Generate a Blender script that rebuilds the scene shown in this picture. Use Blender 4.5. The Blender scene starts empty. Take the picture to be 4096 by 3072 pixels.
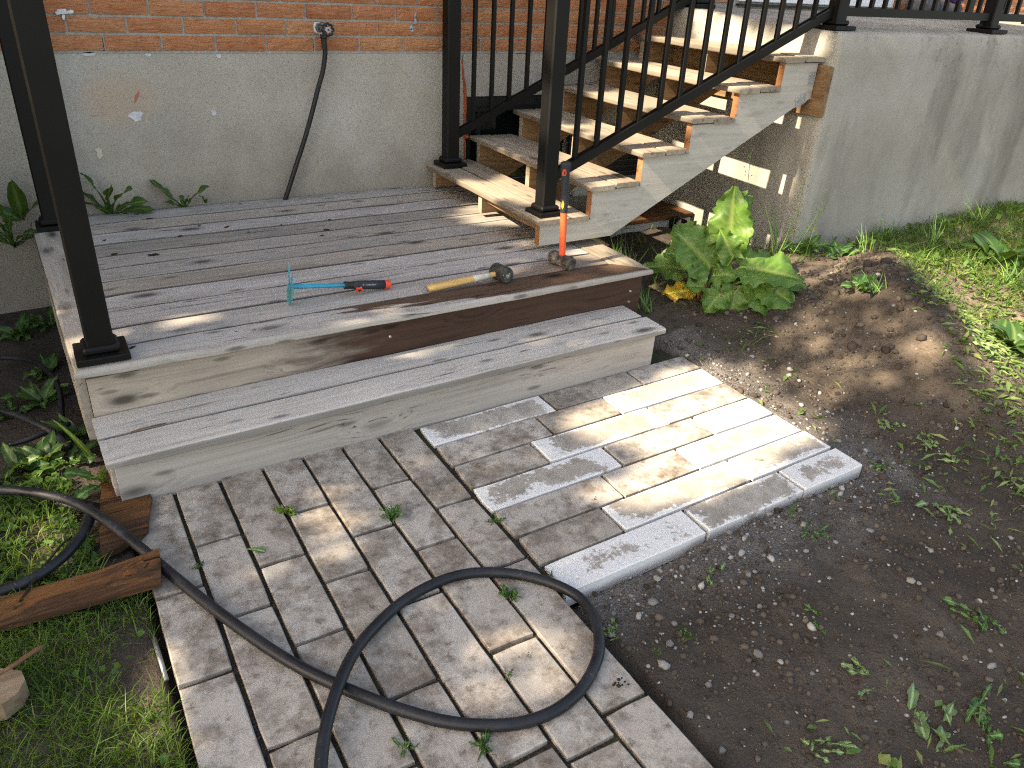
import bpy, bmesh, math, random
import numpy as np
from mathutils import Matrix, Vector
rnd = random.Random(7)
npr = np.random.RandomState(11)
S = bpy.context.scene
COL = S.collection

# ------------------------------------------------------------------ camera, sky, sun, exposure
CAM = np.array([0.0708, -4.0291, 1.4532])
def cam_axes(pitch=27.6764, roll=3.0803, yaw=-32.1495):
    pi, ro, ya = np.radians([pitch, roll, yaw])
    fw = np.array([-np.sin(ya)*np.cos(pi), np.cos(ya)*np.cos(pi), -np.sin(pi)])
    rt = np.array([np.cos(ya), np.sin(ya), 0]); up = np.cross(rt, fw)
    c, s = np.cos(ro), np.sin(ro)
    return c*rt+s*up, -s*rt+c*up, fw
RT, UP, FW = cam_axes()
cd = bpy.data.cameras.new('camera'); cam = bpy.data.objects.new('camera', cd); COL.objects.link(cam)
M = Matrix.Identity(4)
for i in range(3):
    M[i][0], M[i][1], M[i][2], M[i][3] = RT[i], UP[i], -FW[i], CAM[i]
cam.matrix_world = M
cd.sensor_fit = 'HORIZONTAL'; cd.sensor_width = 36; cd.lens = 3103/4096*36
cd.clip_start = .05; cd.clip_end = 400
S.camera = cam
SUN_EL, SUN_AZ = 38.4, 3.5          # light travels towards +X, 3.5 degrees towards +Y
w = bpy.data.worlds.new('World'); S.world = w; w.use_nodes = True
nt = w.node_tree; nt.nodes.clear()
sky = nt.nodes.new('ShaderNodeTexSky'); sky.sky_type = 'NISHITA'; sky.sun_disc = False
sky.sun_elevation = math.radians(SUN_EL); sky.sun_rotation = math.radians(270-SUN_AZ)
sky.air_density = 1.0; sky.dust_density = 2.0
bg = nt.nodes.new('ShaderNodeBackground'); bg.inputs['Strength'].default_value = .15
wo = nt.nodes.new('ShaderNodeOutputWorld')
nt.links.new(sky.outputs[0], bg.inputs[0]); nt.links.new(bg.outputs[0], wo.inputs[0])
sd = bpy.data.lights.new('sun', 'SUN'); sun = bpy.data.objects.new('sun', sd); COL.objects.link(sun)
sd.energy = 5.0; sd.angle = math.radians(.53); sd.color = (1, .95, .87)
el, az = math.radians(SUN_EL), math.radians(SUN_AZ)
LD = np.array([math.cos(el)*math.cos(az), math.cos(el)*math.sin(az), -math.sin(el)])
sun.rotation_euler = Vector(LD).to_track_quat('-Z', 'Y').to_euler()
LU = np.array([-math.sin(az), math.cos(az), 0]); LV = np.array([math.sin(el)*math.cos(az), math.sin(el)*math.sin(az), math.cos(el)])
S.render.engine = 'CYCLES'; S.cycles.use_denoising = False; S.cycles.filter_width = 1.2; S.cycles.sample_clamp_indirect = 3; S.cycles.use_adaptive_sampling = False
S.view_settings.view_transform = 'Standard'; S.view_settings.look = 'None'
S.view_settings.exposure = 1.8; S.view_settings.gamma = 1
S.view_settings.use_curve_mapping = False
S.view_settings.use_white_balance = True; S.view_settings.white_balance_temperature = 8500; S.view_settings.white_balance_tint = 10

# ------------------------------------------------------------------ helpers
def tag(o, label=None, cat=None, group=None, kind=None):
    if label: o['label'] = label
    if cat: o['category'] = cat
    if group: o['group'] = group
    if kind: o['kind'] = kind
    return o
def empty(name, loc=(0, 0, 0), mat=None):
    o = bpy.data.objects.new(name, None); COL.objects.link(o); o.empty_display_size = .05
    if mat is not None: o.matrix_world = mat
    else: o.location = loc
    return o
def link(name, me, mat=None, parent=None, loc=None, rot=None, M=None):
    o = bpy.data.objects.new(name, me); COL.objects.link(o)
    if mat is not None and len(me.materials) == 0: me.materials.append(mat)
    if parent is not None: o.parent = parent
    if loc is not None: o.location = loc
    if rot is not None: o.rotation_euler = rot
    if M is not None: o.matrix_local = M
    return o
class MB:
    def __init__(s): s.v = []; s.f = []
    def add(s, vs, fs):
        n = len(s.v); s.v += [tuple(map(float, q)) for q in vs]; s.f += [tuple(i+n for i in f) for f in fs]; return s
    def box(s, a, b, M=None):
        x0, y0, z0 = a; x1, y1, z1 = b
        vs = [(x0,y0,z0),(x1,y0,z0),(x1,y1,z0),(x0,y1,z0),(x0,y0,z1),(x1,y0,z1),(x1,y1,z1),(x0,y1,z1)]
        if M is not None: vs = [M @ Vector(q) for q in vs]
        return s.add(vs, [(3,2,1,0),(4,5,6,7),(0,1,5,4),(1,2,6,5),(2,3,7,6),(3,0,4,7)])
    def cbox(s, a, b, c=.003, M=None):      # box with chamfered edges
        a = np.array(a, float); b = np.array(b, float); ctr = (a+b)/2; h = (b-a)/2; vs = []; idx = {}
        for sx in (-1,1):
            for sy in (-1,1):
                for sz in (-1,1):
                    for k in range(3):
                        sg = np.array([sx,sy,sz], float); q = h-c; q[k] = h[k]
                        idx[(sx,sy,sz,k)] = len(vs); vs.append(ctr+sg*q)
        fs = []
        for k in range(3):
            i, j = (k+1)%3, (k+2)%3
            for sg in (-1,1):
                loop = []
                for (p, q) in ((-1,-1),(1,-1),(1,1),(-1,1)):
                    t = [0,0,0]; t[k] = sg; t[i] = p; t[j] = q; loop.append(idx[(*t, k)])
                fs.append(loop if sg > 0 else loop[::-1])
            for p in (-1,1):
                for q in (-1,1):
                    t = [0,0,0]; t[i] = p; t[j] = q; e = []
                    for sg, ax in ((-1,i),(1,i),(1,j),(-1,j)):
                        t[k] = sg; e.append(idx[(*t, ax)])
                    fs.append(e if p*q > 0 else e[::-1])
        for sx in (-1,1):
            for sy in (-1,1):
                for sz in (-1,1):
                    e = [idx[(sx,sy,sz,k)] for k in range(3)]
                    fs.append(e if sx*sy*sz > 0 else e[::-1])
        if M is not None: vs = [M @ Vector(q) for q in vs]
        return s.add(vs, fs)
    def tube(s, pts, r, n=10, cap=True):
        P = [np.array(q, float) for q in pts]; R = r if hasattr(r, '__len__') else [r]*len(P)
        up = None; base = len(s.v); rings = []
        for i, q in enumerate(P):
            t = P[min(i+1, len(P)-1)]-P[max(i-1, 0)]; t /= np.linalg.norm(t)+1e-12
            if up is None:
                up = np.array([0,0,1.]) if abs(t[2]) < .9 else np.array([1.,0,0])
            up = up-t*(up@t); up /= np.linalg.norm(up)+1e-12; sd_ = np.cross(t, up)
            rings.append([q+R[i]*(math.cos(2*math.pi*k/n)*sd_+math.sin(2*math.pi*k/n)*up) for k in range(n)])
        vs = [v for rg in rings for v in rg]; fs = []
        for i in range(len(P)-1):
            for k in range(n):
                fs.append((i*n+k, i*n+(k+1)%n, (i+1)*n+(k+1)%n, (i+1)*n+k))
        if cap: fs += [tuple(range(n))[::-1], tuple((len(P)-1)*n+k for k in range(n))]
        return s.add(vs, fs)
    def prism(s, poly, y0, y1):             # polygon in xz, extruded along y
        n = len(poly); vs = [(x, y0, z) for x, z in poly]+[(x, y1, z) for x, z in poly]
        fs = [tuple(range(n)), tuple(range(n, 2*n))[::-1]]+[((i+1)%n, i, n+i, n+(i+1)%n) for i in range(n)]
        return s.add(vs, fs)
    def mesh(s, name, smooth=False):
        me = bpy.data.meshes.new(name); me.from_pydata(s.v, [], s.f); me.update()
        bm = bmesh.new(); bm.from_mesh(me); bmesh.ops.recalc_face_normals(bm, faces=bm.faces); bm.to_mesh(me); bm.free()
        if smooth: me.shade_smooth()
        return me
    def obj(s, name, mat, parent=None, smooth=False, loc=None, rot=None, M=None):
        return link(name, s.mesh(name, smooth), mat, parent, loc, rot, M)
def fast_mesh(name, V, F, tint=None, smooth=False):
    V = np.asarray(V, np.float32).reshape(-1, 3); F = np.asarray(F, np.int32); k = F.shape[1]
    me = bpy.data.meshes.new(name); me.vertices.add(len(V)); me.vertices.foreach_set('co', V.ravel())
    me.loops.add(F.size); me.loops.foreach_set('vertex_index', F.ravel())
    me.polygons.add(len(F)); me.polygons.foreach_set('loop_start', np.arange(0, F.size, k, dtype=np.int32))
    me.polygons.foreach_set('loop_total', np.full(len(F), k, np.int32))
    if tint is not None:
        at = me.attributes.new('tint', 'FLOAT', 'POINT'); at.data.foreach_set('value', np.asarray(tint, np.float32))
    me.update(calc_edges=True); me.validate()
    if smooth: me.shade_smooth()
    return me
def frame_matrix(O, rot, sx, sy):
    c, s = math.cos(rot), math.sin(rot)
    ex = np.array([c, s, sx]); ex /= np.linalg.norm(ex)
    ey = np.array([-s, c, sy]); ey -= ex*(ex@ey); ey /= np.linalg.norm(ey)
    n = np.cross(ex, ey); m = Matrix.Identity(4)
    for i in range(3): m[i][0], m[i][1], m[i][2], m[i][3] = ex[i], ey[i], n[i], O[i]
    return m
M_DECK = frame_matrix((0, -.05, .391), .0276, -.0048, .0264)
M_STEP = frame_matrix((.0716, -1.8759, .1698), .0295, .0024, .0285)
M_STAIR = frame_matrix((1.9237, -1.2218, .5029), -.011, .0034, .0109)
def on(m, x, y, z=0): return np.array(m @ Vector((x, y, z)))
def reproj(x, y, z, z0=.016):               # slide a measured point along its sight line to another height
    q = np.array([x, y, z0]); return CAM+(q-CAM)*(CAM[2]-z)/(CAM[2]-z0)
def smooth_path(P, n=6):
    P = [np.array(q, float) for q in P]; out = []
    for i in range(len(P)-1):
        a, b, c, d = P[max(i-1,0)], P[i], P[i+1], P[min(i+2,len(P)-1)]
        for k in range(n):
            t = k/n
            out.append(.5*((2*b)+(c-a)*t+(2*a-5*b+4*c-d)*t*t+(3*b-a-3*c+d)*t**3))
    out.append(P[-1]); return out
def vnoise(x, y, seed=0):                   # cheap smooth 2-D value noise
    x = np.asarray(x, float); y = np.asarray(y, float)
    xi = np.floor(x).astype(np.int64); yi = np.floor(y).astype(np.int64); fx = x-xi; fy = y-yi
    fx = fx*fx*(3-2*fx); fy = fy*fy*(3-2*fy)
    def h(a, b):
        n = (a*374761393+b*668265263+seed*1274126177) & 0x7fffffff
        n = ((n ^ (n >> 13))*1274126177) & 0x7fffffff
        return ((n ^ (n >> 16)) & 0xffff)/65535.
    return (h(xi,yi)*(1-fx)+h(xi+1,yi)*fx)*(1-fy)+(h(xi,yi+1)*(1-fx)+h(xi+1,yi+1)*fx)*fy
def fbm(x, y, o=4, seed=0):
    r = 0; a = .5; f = 1
    for i in range(o): r = r+a*(vnoise(x*f, y*f, seed+i)-.5)*2; a *= .5; f *= 2.03
    return r

# ------------------------------------------------------------------ materials
class NT:
    def __init__(s, name):
        s.m = bpy.data.materials.new(name); s.m.use_nodes = True; s.t = s.m.node_tree
        s.b = s.t.nodes['Principled BSDF']; s.out = s.t.nodes['Material Output']
    def n(s, typ, **kw):
        nd = s.t.nodes.new('ShaderNode'+typ)
        for k, v in kw.items():
            if k.startswith('i_'):
                key = k[2:]; key = int(key) if key.isdigit() else key.replace('_', ' ')
                if hasattr(v, 'bl_idname') and hasattr(v, 'links'): s.t.links.new(v, nd.inputs[key])
                else: nd.inputs[key].default_value = v
            else: setattr(nd, k, v)
        return nd
    def l(s, a, b): s.t.links.new(a, b)
    def ramp(s, fac, stops):
        r = s.n('ValToRGB'); s.l(fac, r.inputs[0]); e = r.color_ramp.elements
        while len(e) < len(stops): e.new(.5)
        for i, (p, c) in enumerate(stops):
            e[i].position = p; e[i].color = (c, c, c, 1) if not hasattr(c, '__len__') else (*c, 1)
        return r.outputs[0]
    def math(s, op, a, b=None, c=None, clamp=False):
        nd = s.n('Math', operation=op, use_clamp=clamp)
        for i, q in enumerate((a, b, c)):
            if q is None: continue
            if isinstance(q, (int, float)): nd.inputs[i].default_value = q
            else: s.l(q, nd.inputs[i])
        return nd.outputs[0]
    def mix(s, fac, a, b, blend='MIX'):
        nd = s.n('Mix', data_type='RGBA', blend_type=blend)
        for i, q in ((0, fac), (6, a), (7, b)):
            if isinstance(q, (int, float)): nd.inputs[i].default_value = q
            elif isinstance(q, tuple): nd.inputs[i].default_value = (*q, 1)
            else: s.l(q, nd.inputs[i])
        return nd.outputs[2]
    def coords(s, kind='Object', scale=(1,1,1), rand=True):
        tc = s.n('TexCoord'); v = tc.outputs[kind]
        if rand:
            oi = s.n('ObjectInfo'); m = s.math('MULTIPLY', oi.outputs['Random'], 61.3)
            ad = s.n('VectorMath', operation='ADD'); s.l(v, ad.inputs[0])
            cb = s.n('CombineXYZ'); s.l(m, cb.inputs[0]); s.l(m, cb.inputs[1]); s.l(m, cb.inputs[2]); s.l(cb.outputs[0], ad.inputs[1]); v = ad.outputs[0]
        mp = s.n('Mapping'); s.l(v, mp.inputs[0]); mp.inputs['Scale'].default_value = scale
        return mp.outputs[0]
    def noise(s, vec, scale, detail=4, rough=.55, dist=0):
        nd = s.n('TexNoise'); s.l(vec, nd.inputs['Vector']); nd.inputs['Scale'].default_value = scale
        nd.inputs['Detail'].default_value = detail; nd.inputs['Roughness'].default_value = rough; nd.inputs['Distortion'].default_value = dist
        return nd.outputs['Fac']
    def bump(s, h, strength, dist=.01):
        b = s.n('Bump'); b.inputs['Strength'].default_value = strength; b.inputs['Distance'].default_value = dist
        s.l(h, b.inputs['Height']); s.l(b.outputs[0], s.b.inputs['Normal']); return b
    def fin(s, col, rough=.8, spec=.3):
        if isinstance(col, tuple): s.b.inputs['Base Color'].default_value = (*col, 1)
        else: s.l(col, s.b.inputs['Base Color'])
        if isinstance(rough, (int, float)): s.b.inputs['Roughness'].default_value = rough
        else: s.l(rough, s.b.inputs['Roughness'])
        s.b.inputs['Specular IOR Level'].default_value = spec
        return s.m
def plain(name, col, rough=.6, spec=.4, metal=0, var=.12, bump=0, bscale=80):
    t = NT(name); v = t.coords()
    f = t.noise(v, 25, 4); c = t.mix(t.ramp(f, [(.3, 0), (.7, 1)]), tuple(x*(1-var) for x in col), tuple(min(1, x*(1+var)) for x in col))
    t.b.inputs['Metallic'].default_value = metal
    if bump: t.bump(t.noise(v, bscale, 3), bump, .004)
    return t.fin(c, rough, spec)
def wood(name, dark, mid, light, grain=1., knots=.85, edge=0., stain=None, stain_fn=None, rough=.75, endcol=None):
    t = NT(name); v = t.coords(scale=(1,1,1)); oi = t.n('ObjectInfo')
    def sc(a): mp = t.n('Mapping'); t.l(v, mp.inputs[0]); mp.inputs['Scale'].default_value = a; return mp.outputs[0]
    # knots: long cells, only some of them carry one; the grain swirls round each knot
    vo = t.n('TexVoronoi'); t.l(sc((3.0,7.5,7.5)), vo.inputs['Vector']); vo.inputs['Scale'].default_value = 1; vo.inputs['Randomness'].default_value = 1
    pick = t.ramp(vo.outputs['Color'], [(.46, 0), (.50, 1)])
    halo = t.math('MULTIPLY', t.ramp(vo.outputs['Distance'], [(.0, 1), (.5, 0)]), pick)
    kn = t.math('MULTIPLY', t.ramp(vo.outputs['Distance'], [(.06, 1), (.10, .75), (.14, .35), (.24, 0)]), pick)
    def grainvec(a, k):
        ad = t.n('VectorMath', operation='ADD'); t.l(sc(a), ad.inputs[0]); cb = t.n('CombineXYZ')
        wv = t.math('ADD', t.math('MULTIPLY', t.noise(sc((.6,2.5,2.5)), 1.5, 2), k), t.math('MULTIPLY', halo, k*.9)); t.l(wv, cb.inputs[1]); t.l(wv, cb.inputs[2]); t.l(cb.outputs[0], ad.inputs[1]); return ad.outputs[0]
    g1 = t.noise(grainvec((.7,46,46), 3.), 1.2, 5, .6)
    g2 = t.noise(grainvec((2.6,210,210), 12.), 1, 3, .6)
    big = t.noise(sc((1.1,5,5)), 1.6, 5, .6)
    f = t.math('ADD', t.math('MULTIPLY', g1, .55), t.math('MULTIPLY', big, .45))
    c = t.ramp(f, [(.33, dark), (.46, mid), (.60, light), (.74, mid)])
    tone = t.math('MULTIPLY_ADD', oi.outputs['Random'], .26, .86); tn = t.n('CombineXYZ'); t.l(tone, tn.inputs[0]); t.l(tone, tn.inputs[1]); t.l(t.math('MULTIPLY', tone, .98), tn.inputs[2])
    c = t.mix(1., c, tn.outputs[0], 'MULTIPLY')
    c = t.mix(t.math('MULTIPLY', t.ramp(g2, [(.28, 1), (.40, 0)]), .38*grain), c, tuple(x*.5 for x in dark))
    ck = t.noise(grainvec((1.6,95,95), 9.), 1, 2, .5)
    ckm = t.ramp(t.noise(sc((2.2,12,12)), 1, 3), [(.50, 0), (.60, 1)])
    cr = t.math('MULTIPLY', t.ramp(ck, [(.33, 1), (.365, 0)]), ckm)
    c = t.mix(t.math('MULTIPLY', cr, .85*min(1, grain)), c, tuple(x*.25 for x in dark))
    c = t.mix(t.math('MULTIPLY', t.ramp(halo, [(.55, 0), (.95, 1)]), .35*knots), c, tuple(x*.6 for x in dark))
    c = t.mix(t.math('MULTIPLY', kn, knots), c, tuple(x*.16 for x in dark))
    vs_ = t.n('TexVoronoi'); t.l(sc((6.5,24.,24.)), vs_.inputs['Vector']); vs_.inputs['Scale'].default_value = 1
    spk = t.math('MULTIPLY', t.ramp(vs_.outputs['Distance'], [(.10, 1), (.19, .6), (.27, 0)]), t.ramp(vs_.outputs['Color'], [(.57, 0), (.61, 1)]))
    c = t.mix(t.math('MULTIPLY', spk, .8*knots), c, tuple(x*.22 for x in dark))
    if edge:                                    # grime and gap shade painted dark along the long plank edges
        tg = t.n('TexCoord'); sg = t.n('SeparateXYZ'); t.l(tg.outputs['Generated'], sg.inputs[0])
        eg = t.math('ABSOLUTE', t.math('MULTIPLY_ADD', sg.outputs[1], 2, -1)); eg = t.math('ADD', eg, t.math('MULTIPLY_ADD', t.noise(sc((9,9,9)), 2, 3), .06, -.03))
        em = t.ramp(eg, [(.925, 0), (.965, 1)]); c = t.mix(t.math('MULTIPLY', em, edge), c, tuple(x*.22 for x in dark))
    if stain is not None: c = t.mix(stain_fn(t), c, t.mix(1., c, stain, 'MULTIPLY'))
    h = t.math('SUBTRACT', t.math('ADD', g1, t.math('MULTIPLY', g2, .6)), t.math('MULTIPLY', cr, 1.3))
    t.bump(h, .3*grain, .004)
    return t.fin(c, rough, .25)

GW = ((.215,.19,.175), (.31,.284,.264), (.385,.358,.338))     # weathered grey wood
TW = ((.20,.16,.125), (.285,.235,.185), (.35,.295,.235))     # stair treads, less weathered
def sm(t, val, a=-.5, b=.5):
    mr = t.n('MapRange', interpolation_type='SMOOTHSTEP'); t.l(val, mr.inputs[0]); mr.inputs[1].default_value = a; mr.inputs[2].default_value = b; return mr.outputs[0]
def sep(t):
    s_ = t.n('SeparateXYZ'); tc = t.n('TexCoord'); t.l(tc.outputs['Object'], s_.inputs[0]); return s_.outputs, tc.outputs['Object']
def stain_border(t):
    o, v = sep(t); mp = t.n('Mapping'); t.l(v, mp.inputs[0]); mp.inputs['Scale'].default_value = (2, 14, 14)
    nz = t.math('MULTIPLY_ADD', t.noise(mp.outputs[0], 2, 5), 3.0, -1.5)
    m = t.math('ADD', t.math('MULTIPLY_ADD', o[0], 2.6, .15), t.math('MULTIPLY_ADD', o[1], 15, nz))
    nose = sm(t, t.math('ADD', o[1], t.math('MULTIPLY', nz, .008)), -.066, -.052)
    return t.math('MULTIPLY', t.math('MULTIPLY', sm(t, m, -.05, .25), .95), t.math('MULTIPLY_ADD', nose, .75, .25))
def stain_fascia(t):
    o, v = sep(t); mp = t.n('Mapping'); t.l(v, mp.inputs[0]); mp.inputs['Scale'].default_value = (2, 14, 14)
    nz = t.math('MULTIPLY_ADD', t.noise(mp.outputs[0], 2.2, 5), .11, -.055)
    m = t.math('ADD', t.math('MULTIPLY_ADD', o[0], .15, .092), t.math('SUBTRACT', nz, o[2]))
    return t.math('MULTIPLY', sm(t, m, .0, .07), .95)
def stain_field(t):
    o, v = sep(t); nz = t.math('MULTIPLY_ADD', t.noise(v, 5, 5), 1.2, -.6)
    m = t.math('ADD', t.math('MULTIPLY_ADD', o[0], 3, -1.4), t.math('MULTIPLY_ADD', o[1], -10, nz))
    return t.math('MULTIPLY', sm(t, m, -.3, .6), .7)
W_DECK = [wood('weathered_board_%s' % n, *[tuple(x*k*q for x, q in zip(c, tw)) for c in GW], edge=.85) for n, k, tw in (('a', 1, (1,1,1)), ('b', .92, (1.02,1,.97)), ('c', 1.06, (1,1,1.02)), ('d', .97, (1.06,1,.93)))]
WET = (.20, .11, .062)
W_BORDER = wood('border_board_wet_stain', *GW, stain=WET, stain_fn=stain_border, grain=1.25)
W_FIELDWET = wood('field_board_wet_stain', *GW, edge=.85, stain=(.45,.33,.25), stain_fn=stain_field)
W_FASCIA = wood('fascia_wet_stain', (.19,.16,.135), (.33,.28,.24), (.42,.36,.31), stain=(.13,.062,.04), stain_fn=stain_fascia, grain=1.1)
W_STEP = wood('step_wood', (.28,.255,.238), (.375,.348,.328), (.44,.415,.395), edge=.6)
W_RISER = wood('riser_wood', (.27,.24,.22), (.355,.318,.298), (.415,.38,.358), knots=.8)
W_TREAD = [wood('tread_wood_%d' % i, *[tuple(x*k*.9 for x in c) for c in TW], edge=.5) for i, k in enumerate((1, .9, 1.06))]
W_STRING = wood('stringer_wood', (.33,.30,.265), (.40,.37,.335), (.46,.43,.395), grain=.5, knots=.3)
W_CUT = wood('fresh_cut_wood', (.16,.062,.028), (.24,.105,.05), (.30,.15,.075), grain=.7)
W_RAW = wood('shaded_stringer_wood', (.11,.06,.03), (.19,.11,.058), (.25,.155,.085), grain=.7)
W_OLD = wood('rotten_plank_wood', (.020,.013,.010), (.055,.027,.014), (.16,.068,.024), grain=1.2)
W_BLOCK = wood('cut_block_wood', (.12,.08,.05), (.20,.14,.09), (.27,.20,.14))
W_HANDLE = wood('ash_handle_wood', (.50,.28,.09), (.66,.42,.16), (.74,.52,.24), grain=.35, knots=0, rough=.5)

def m_parge():
    t = NT('parged_concrete'); v = t.coords(rand=False)
    big = t.noise(v, 2.2, 4); c = t.ramp(big, [(.3, (.33,.30,.26)), (.5, (.40,.365,.315)), (.68, (.43,.41,.375))])
    mp = t.n('Mapping'); t.l(v, mp.inputs[0]); mp.inputs['Scale'].default_value = (75, 75, 150); mp.inputs['Rotation'].default_value = (0, .7, 0)
    fl = t.noise(mp.outputs[0], 1, 2, .5, 2.5)
    c = t.mix(t.math('MULTIPLY', t.ramp(fl, [(.32, 1), (.42, 0)]), .6), c, (.12,.10,.085))
    c = t.mix(t.math('MULTIPLY', t.ramp(fl, [(.62, 0), (.72, 1)]), .35), c, (.56,.53,.48))
    o, vv = sep(t)
    # damp stain low on the wall and an orange smear
    low = t.math('ADD', o[2], t.math('MULTIPLY', t.noise(v, 4, 5), -.55))
    c = t.mix(t.math('MULTIPLY', sm(t, low, .50, .05), .62), c, (.20,.165,.13))
    dx = t.math('MULTIPLY_ADD', o[0], 4.5, -2.02); dz = t.math('MULTIPLY_ADD', o[2], 7, -6.2)
    rr = t.math('ADD', t.math('POWER', dx, 2), t.math('POWER', dz, 2))
    c = t.mix(t.math('MULTIPLY', t.math('MULTIPLY', sm(t, rr, .9, 0), t.noise(v, 9, 4)), .5), c, (.50,.26,.12))
    t.bump(fl, .5, .003); return t.fin(c, .92, .15)
def m_brick():
    t = NT('rug_face_brick'); v = t.coords(); oi = t.n('ObjectInfo')
    base = t.ramp(oi.outputs['Random'], [(.0, (.42,.155,.07)), (.35, (.48,.20,.095)), (.6, (.37,.13,.062)), (.8, (.50,.235,.115)), (1, (.44,.175,.082))])
    big = t.noise(v, 14, 4); c = t.mix(t.math('MULTIPLY', t.ramp(big, [(.35, 0), (.7, 1)]), .45), base, (.52,.27,.15))
    mp = t.n('Mapping'); t.l(v, mp.inputs[0]); mp.inputs['Scale'].default_value = (16, 40, 85)
    g = t.noise(mp.outputs[0], 1, 5, .6, 1.6)
    c = t.mix(t.math('MULTIPLY', t.ramp(g, [(.30, 1), (.40, 0)]), .6), c, (.12,.04,.02))
    t.bump(g, .9, .012); return t.fin(c, .88, .2)
def m_mortar():
    t = NT('grey_mortar'); v = t.coords(rand=False); c = t.ramp(t.noise(v, 60, 4), [(.3, (.27,.255,.23)), (.7, (.39,.375,.345))])
    t.bump(t.noise(v, 150, 3), .5, .003); return t.fin(c, .95, .1)
def m_porch():
    t = NT('porch_concrete'); v = t.coords(rand=False)
    c = t.ramp(t.noise(v, 1.8, 5), [(.3, (.25,.235,.205)), (.5, (.30,.285,.25)), (.7, (.345,.33,.30))])
    mp = t.n('Mapping'); t.l(v, mp.inputs[0]); mp.inputs['Scale'].default_value = (5, 5, 1.3); mp.inputs['Rotation'].default_value = (0, .12, 0)
    st = t.noise(mp.outputs[0], 1, 4, .6)
    c = t.mix(t.math('MULTIPLY', t.ramp(st, [(.46, 0), (.68, 1)]), .5), c, (.12,.108,.09))
    o, vv = sep(t); top = sm(t, o[2], .85, 1.32); sp = t.noise(v, 30, 6, .7)
    c = t.mix(t.math('MULTIPLY', t.math('MULTIPLY', t.ramp(sp, [(.52, 0), (.62, 1)]), .7), t.math('MULTIPLY', top, t.ramp(st, [(.40, 0), (.6, 1)]))), c, (.10,.09,.08))
    pit = t.noise(v, 120, 3); c = t.mix(t.math('MULTIPLY', t.ramp(pit, [(.28, 1), (.34, 0)]), .5), c, (.12,.11,.10))
    t.bump(t.math('ADD', t.noise(v, 9, 5), t.math('MULTIPLY', pit, .4)), .4, .012); return t.fin(c, .9, .2)
def m_paver(name, white):
    t = NT(name); v = t.coords(); oi = t.n('ObjectInfo')
    n1 = t.noise(v, 6, 3, .6); n2 = t.noise(v, 30, 6, .68); n3 = t.noise(v, 13, 5, .65); fine = t.noise(v, 330, 2)
    base = t.ramp(oi.outputs['Random'], [(0, (.34,.305,.27)), (.5, (.39,.355,.32)), (1, (.29,.255,.22))])
    d1 = t.math('ADD', t.math('MULTIPLY', n1, .5), t.math('ADD', t.math('MULTIPLY', n3, .35), t.math('MULTIPLY', n2, .45)))
    c = t.mix(t.math('MULTIPLY', t.ramp(d1, [(.60, 0), (.69, .55), (.80, 1)]), .9), base, (.115,.088,.068))
    c = t.mix(t.math('MULTIPLY', t.ramp(n2, [(.58, 0), (.66, 1)]), .5), c, (.11,.085,.065))
    c = t.mix(t.math('MULTIPLY', t.ramp(n3, [(.30, 1), (.44, 0)]), .3), c, (.52,.49,.45))
    if white:
        tc = t.n('TexCoord'); s_ = t.n('SeparateXYZ'); t.l(tc.outputs['Generated'], s_.inputs[0])
        def edge(q, k): return t.math('POWER', t.math('ABSOLUTE', t.math('MULTIPLY_ADD', q, 2, -1)), k)
        ed = t.math('MAXIMUM', edge(s_.outputs[0], 5), edge(s_.outputs[1], 2.4))
        k = t.math('MULTIPLY_ADD', oi.outputs['Random'], .30, -.12 if white == 1 else .22)
        nz = t.math('ADD', t.math('MULTIPLY_ADD', t.noise(v, 8, 4, .6), 2.0, -1.0), t.math('MULTIPLY_ADD', t.noise(v, 60, 6, .65), 1.5, -.75))
        m = t.math('ADD', t.math('ADD', ed, k), nz)
        wht = t.ramp(fine, [(.3, (.56,.555,.55)), (.7, (.70,.695,.69))])
        c = t.mix(.45, c, (.36,.335,.30)); c = t.mix(sm(t, m, .38, .62), c, wht)
    c = t.mix(t.math('MULTIPLY', t.ramp(fine, [(.66, 0), (.72, 1)]), .55), c, (.66,.63,.58))
    c = t.mix(t.math('MULTIPLY', t.ramp(fine, [(.27, 1), (.33, 0)]), .5), c, (.07,.06,.05))
    t.bump(t.math('ADD', t.math('MULTIPLY', fine, .5), n2), .35, .004); return t.fin(c, .9, .2)
def m_soil(name='soil'):
    t = NT(name); v = t.coords(rand=False)
    n1 = t.noise(v, 2.5, 6, .6); n2 = t.noise(v, 22, 6, .65); n3 = t.noise(v, 140, 3)
    c = t.ramp(n1, [(.32, (.046,.038,.032)), (.55, (.070,.057,.047)), (.72, (.105,.085,.069))])
    at = t.n('Attribute', attribute_name='dry'); c = t.mix(t.math('MULTIPLY', at.outputs['Fac'], .8), c, t.ramp(n2, [(.3, (.17,.125,.09)), (.7, (.31,.25,.19))]))
    at2 = t.n('Attribute', attribute_name='grit'); c = t.mix(t.math('MULTIPLY', at2.outputs['Fac'], t.ramp(t.noise(v, 260, 2), [(.42, .1), (.58, .9)])), c, (.20,.19,.185))
    c = t.mix(t.math('MULTIPLY', t.ramp(n2, [(.28, 1), (.45, 0)]), .6), c, (.028,.020,.015))
    t.bump(t.math('ADD', n2, t.math('MULTIPLY', n3, .4)), .9, .02); return t.fin(c, .97, .1)
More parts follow.
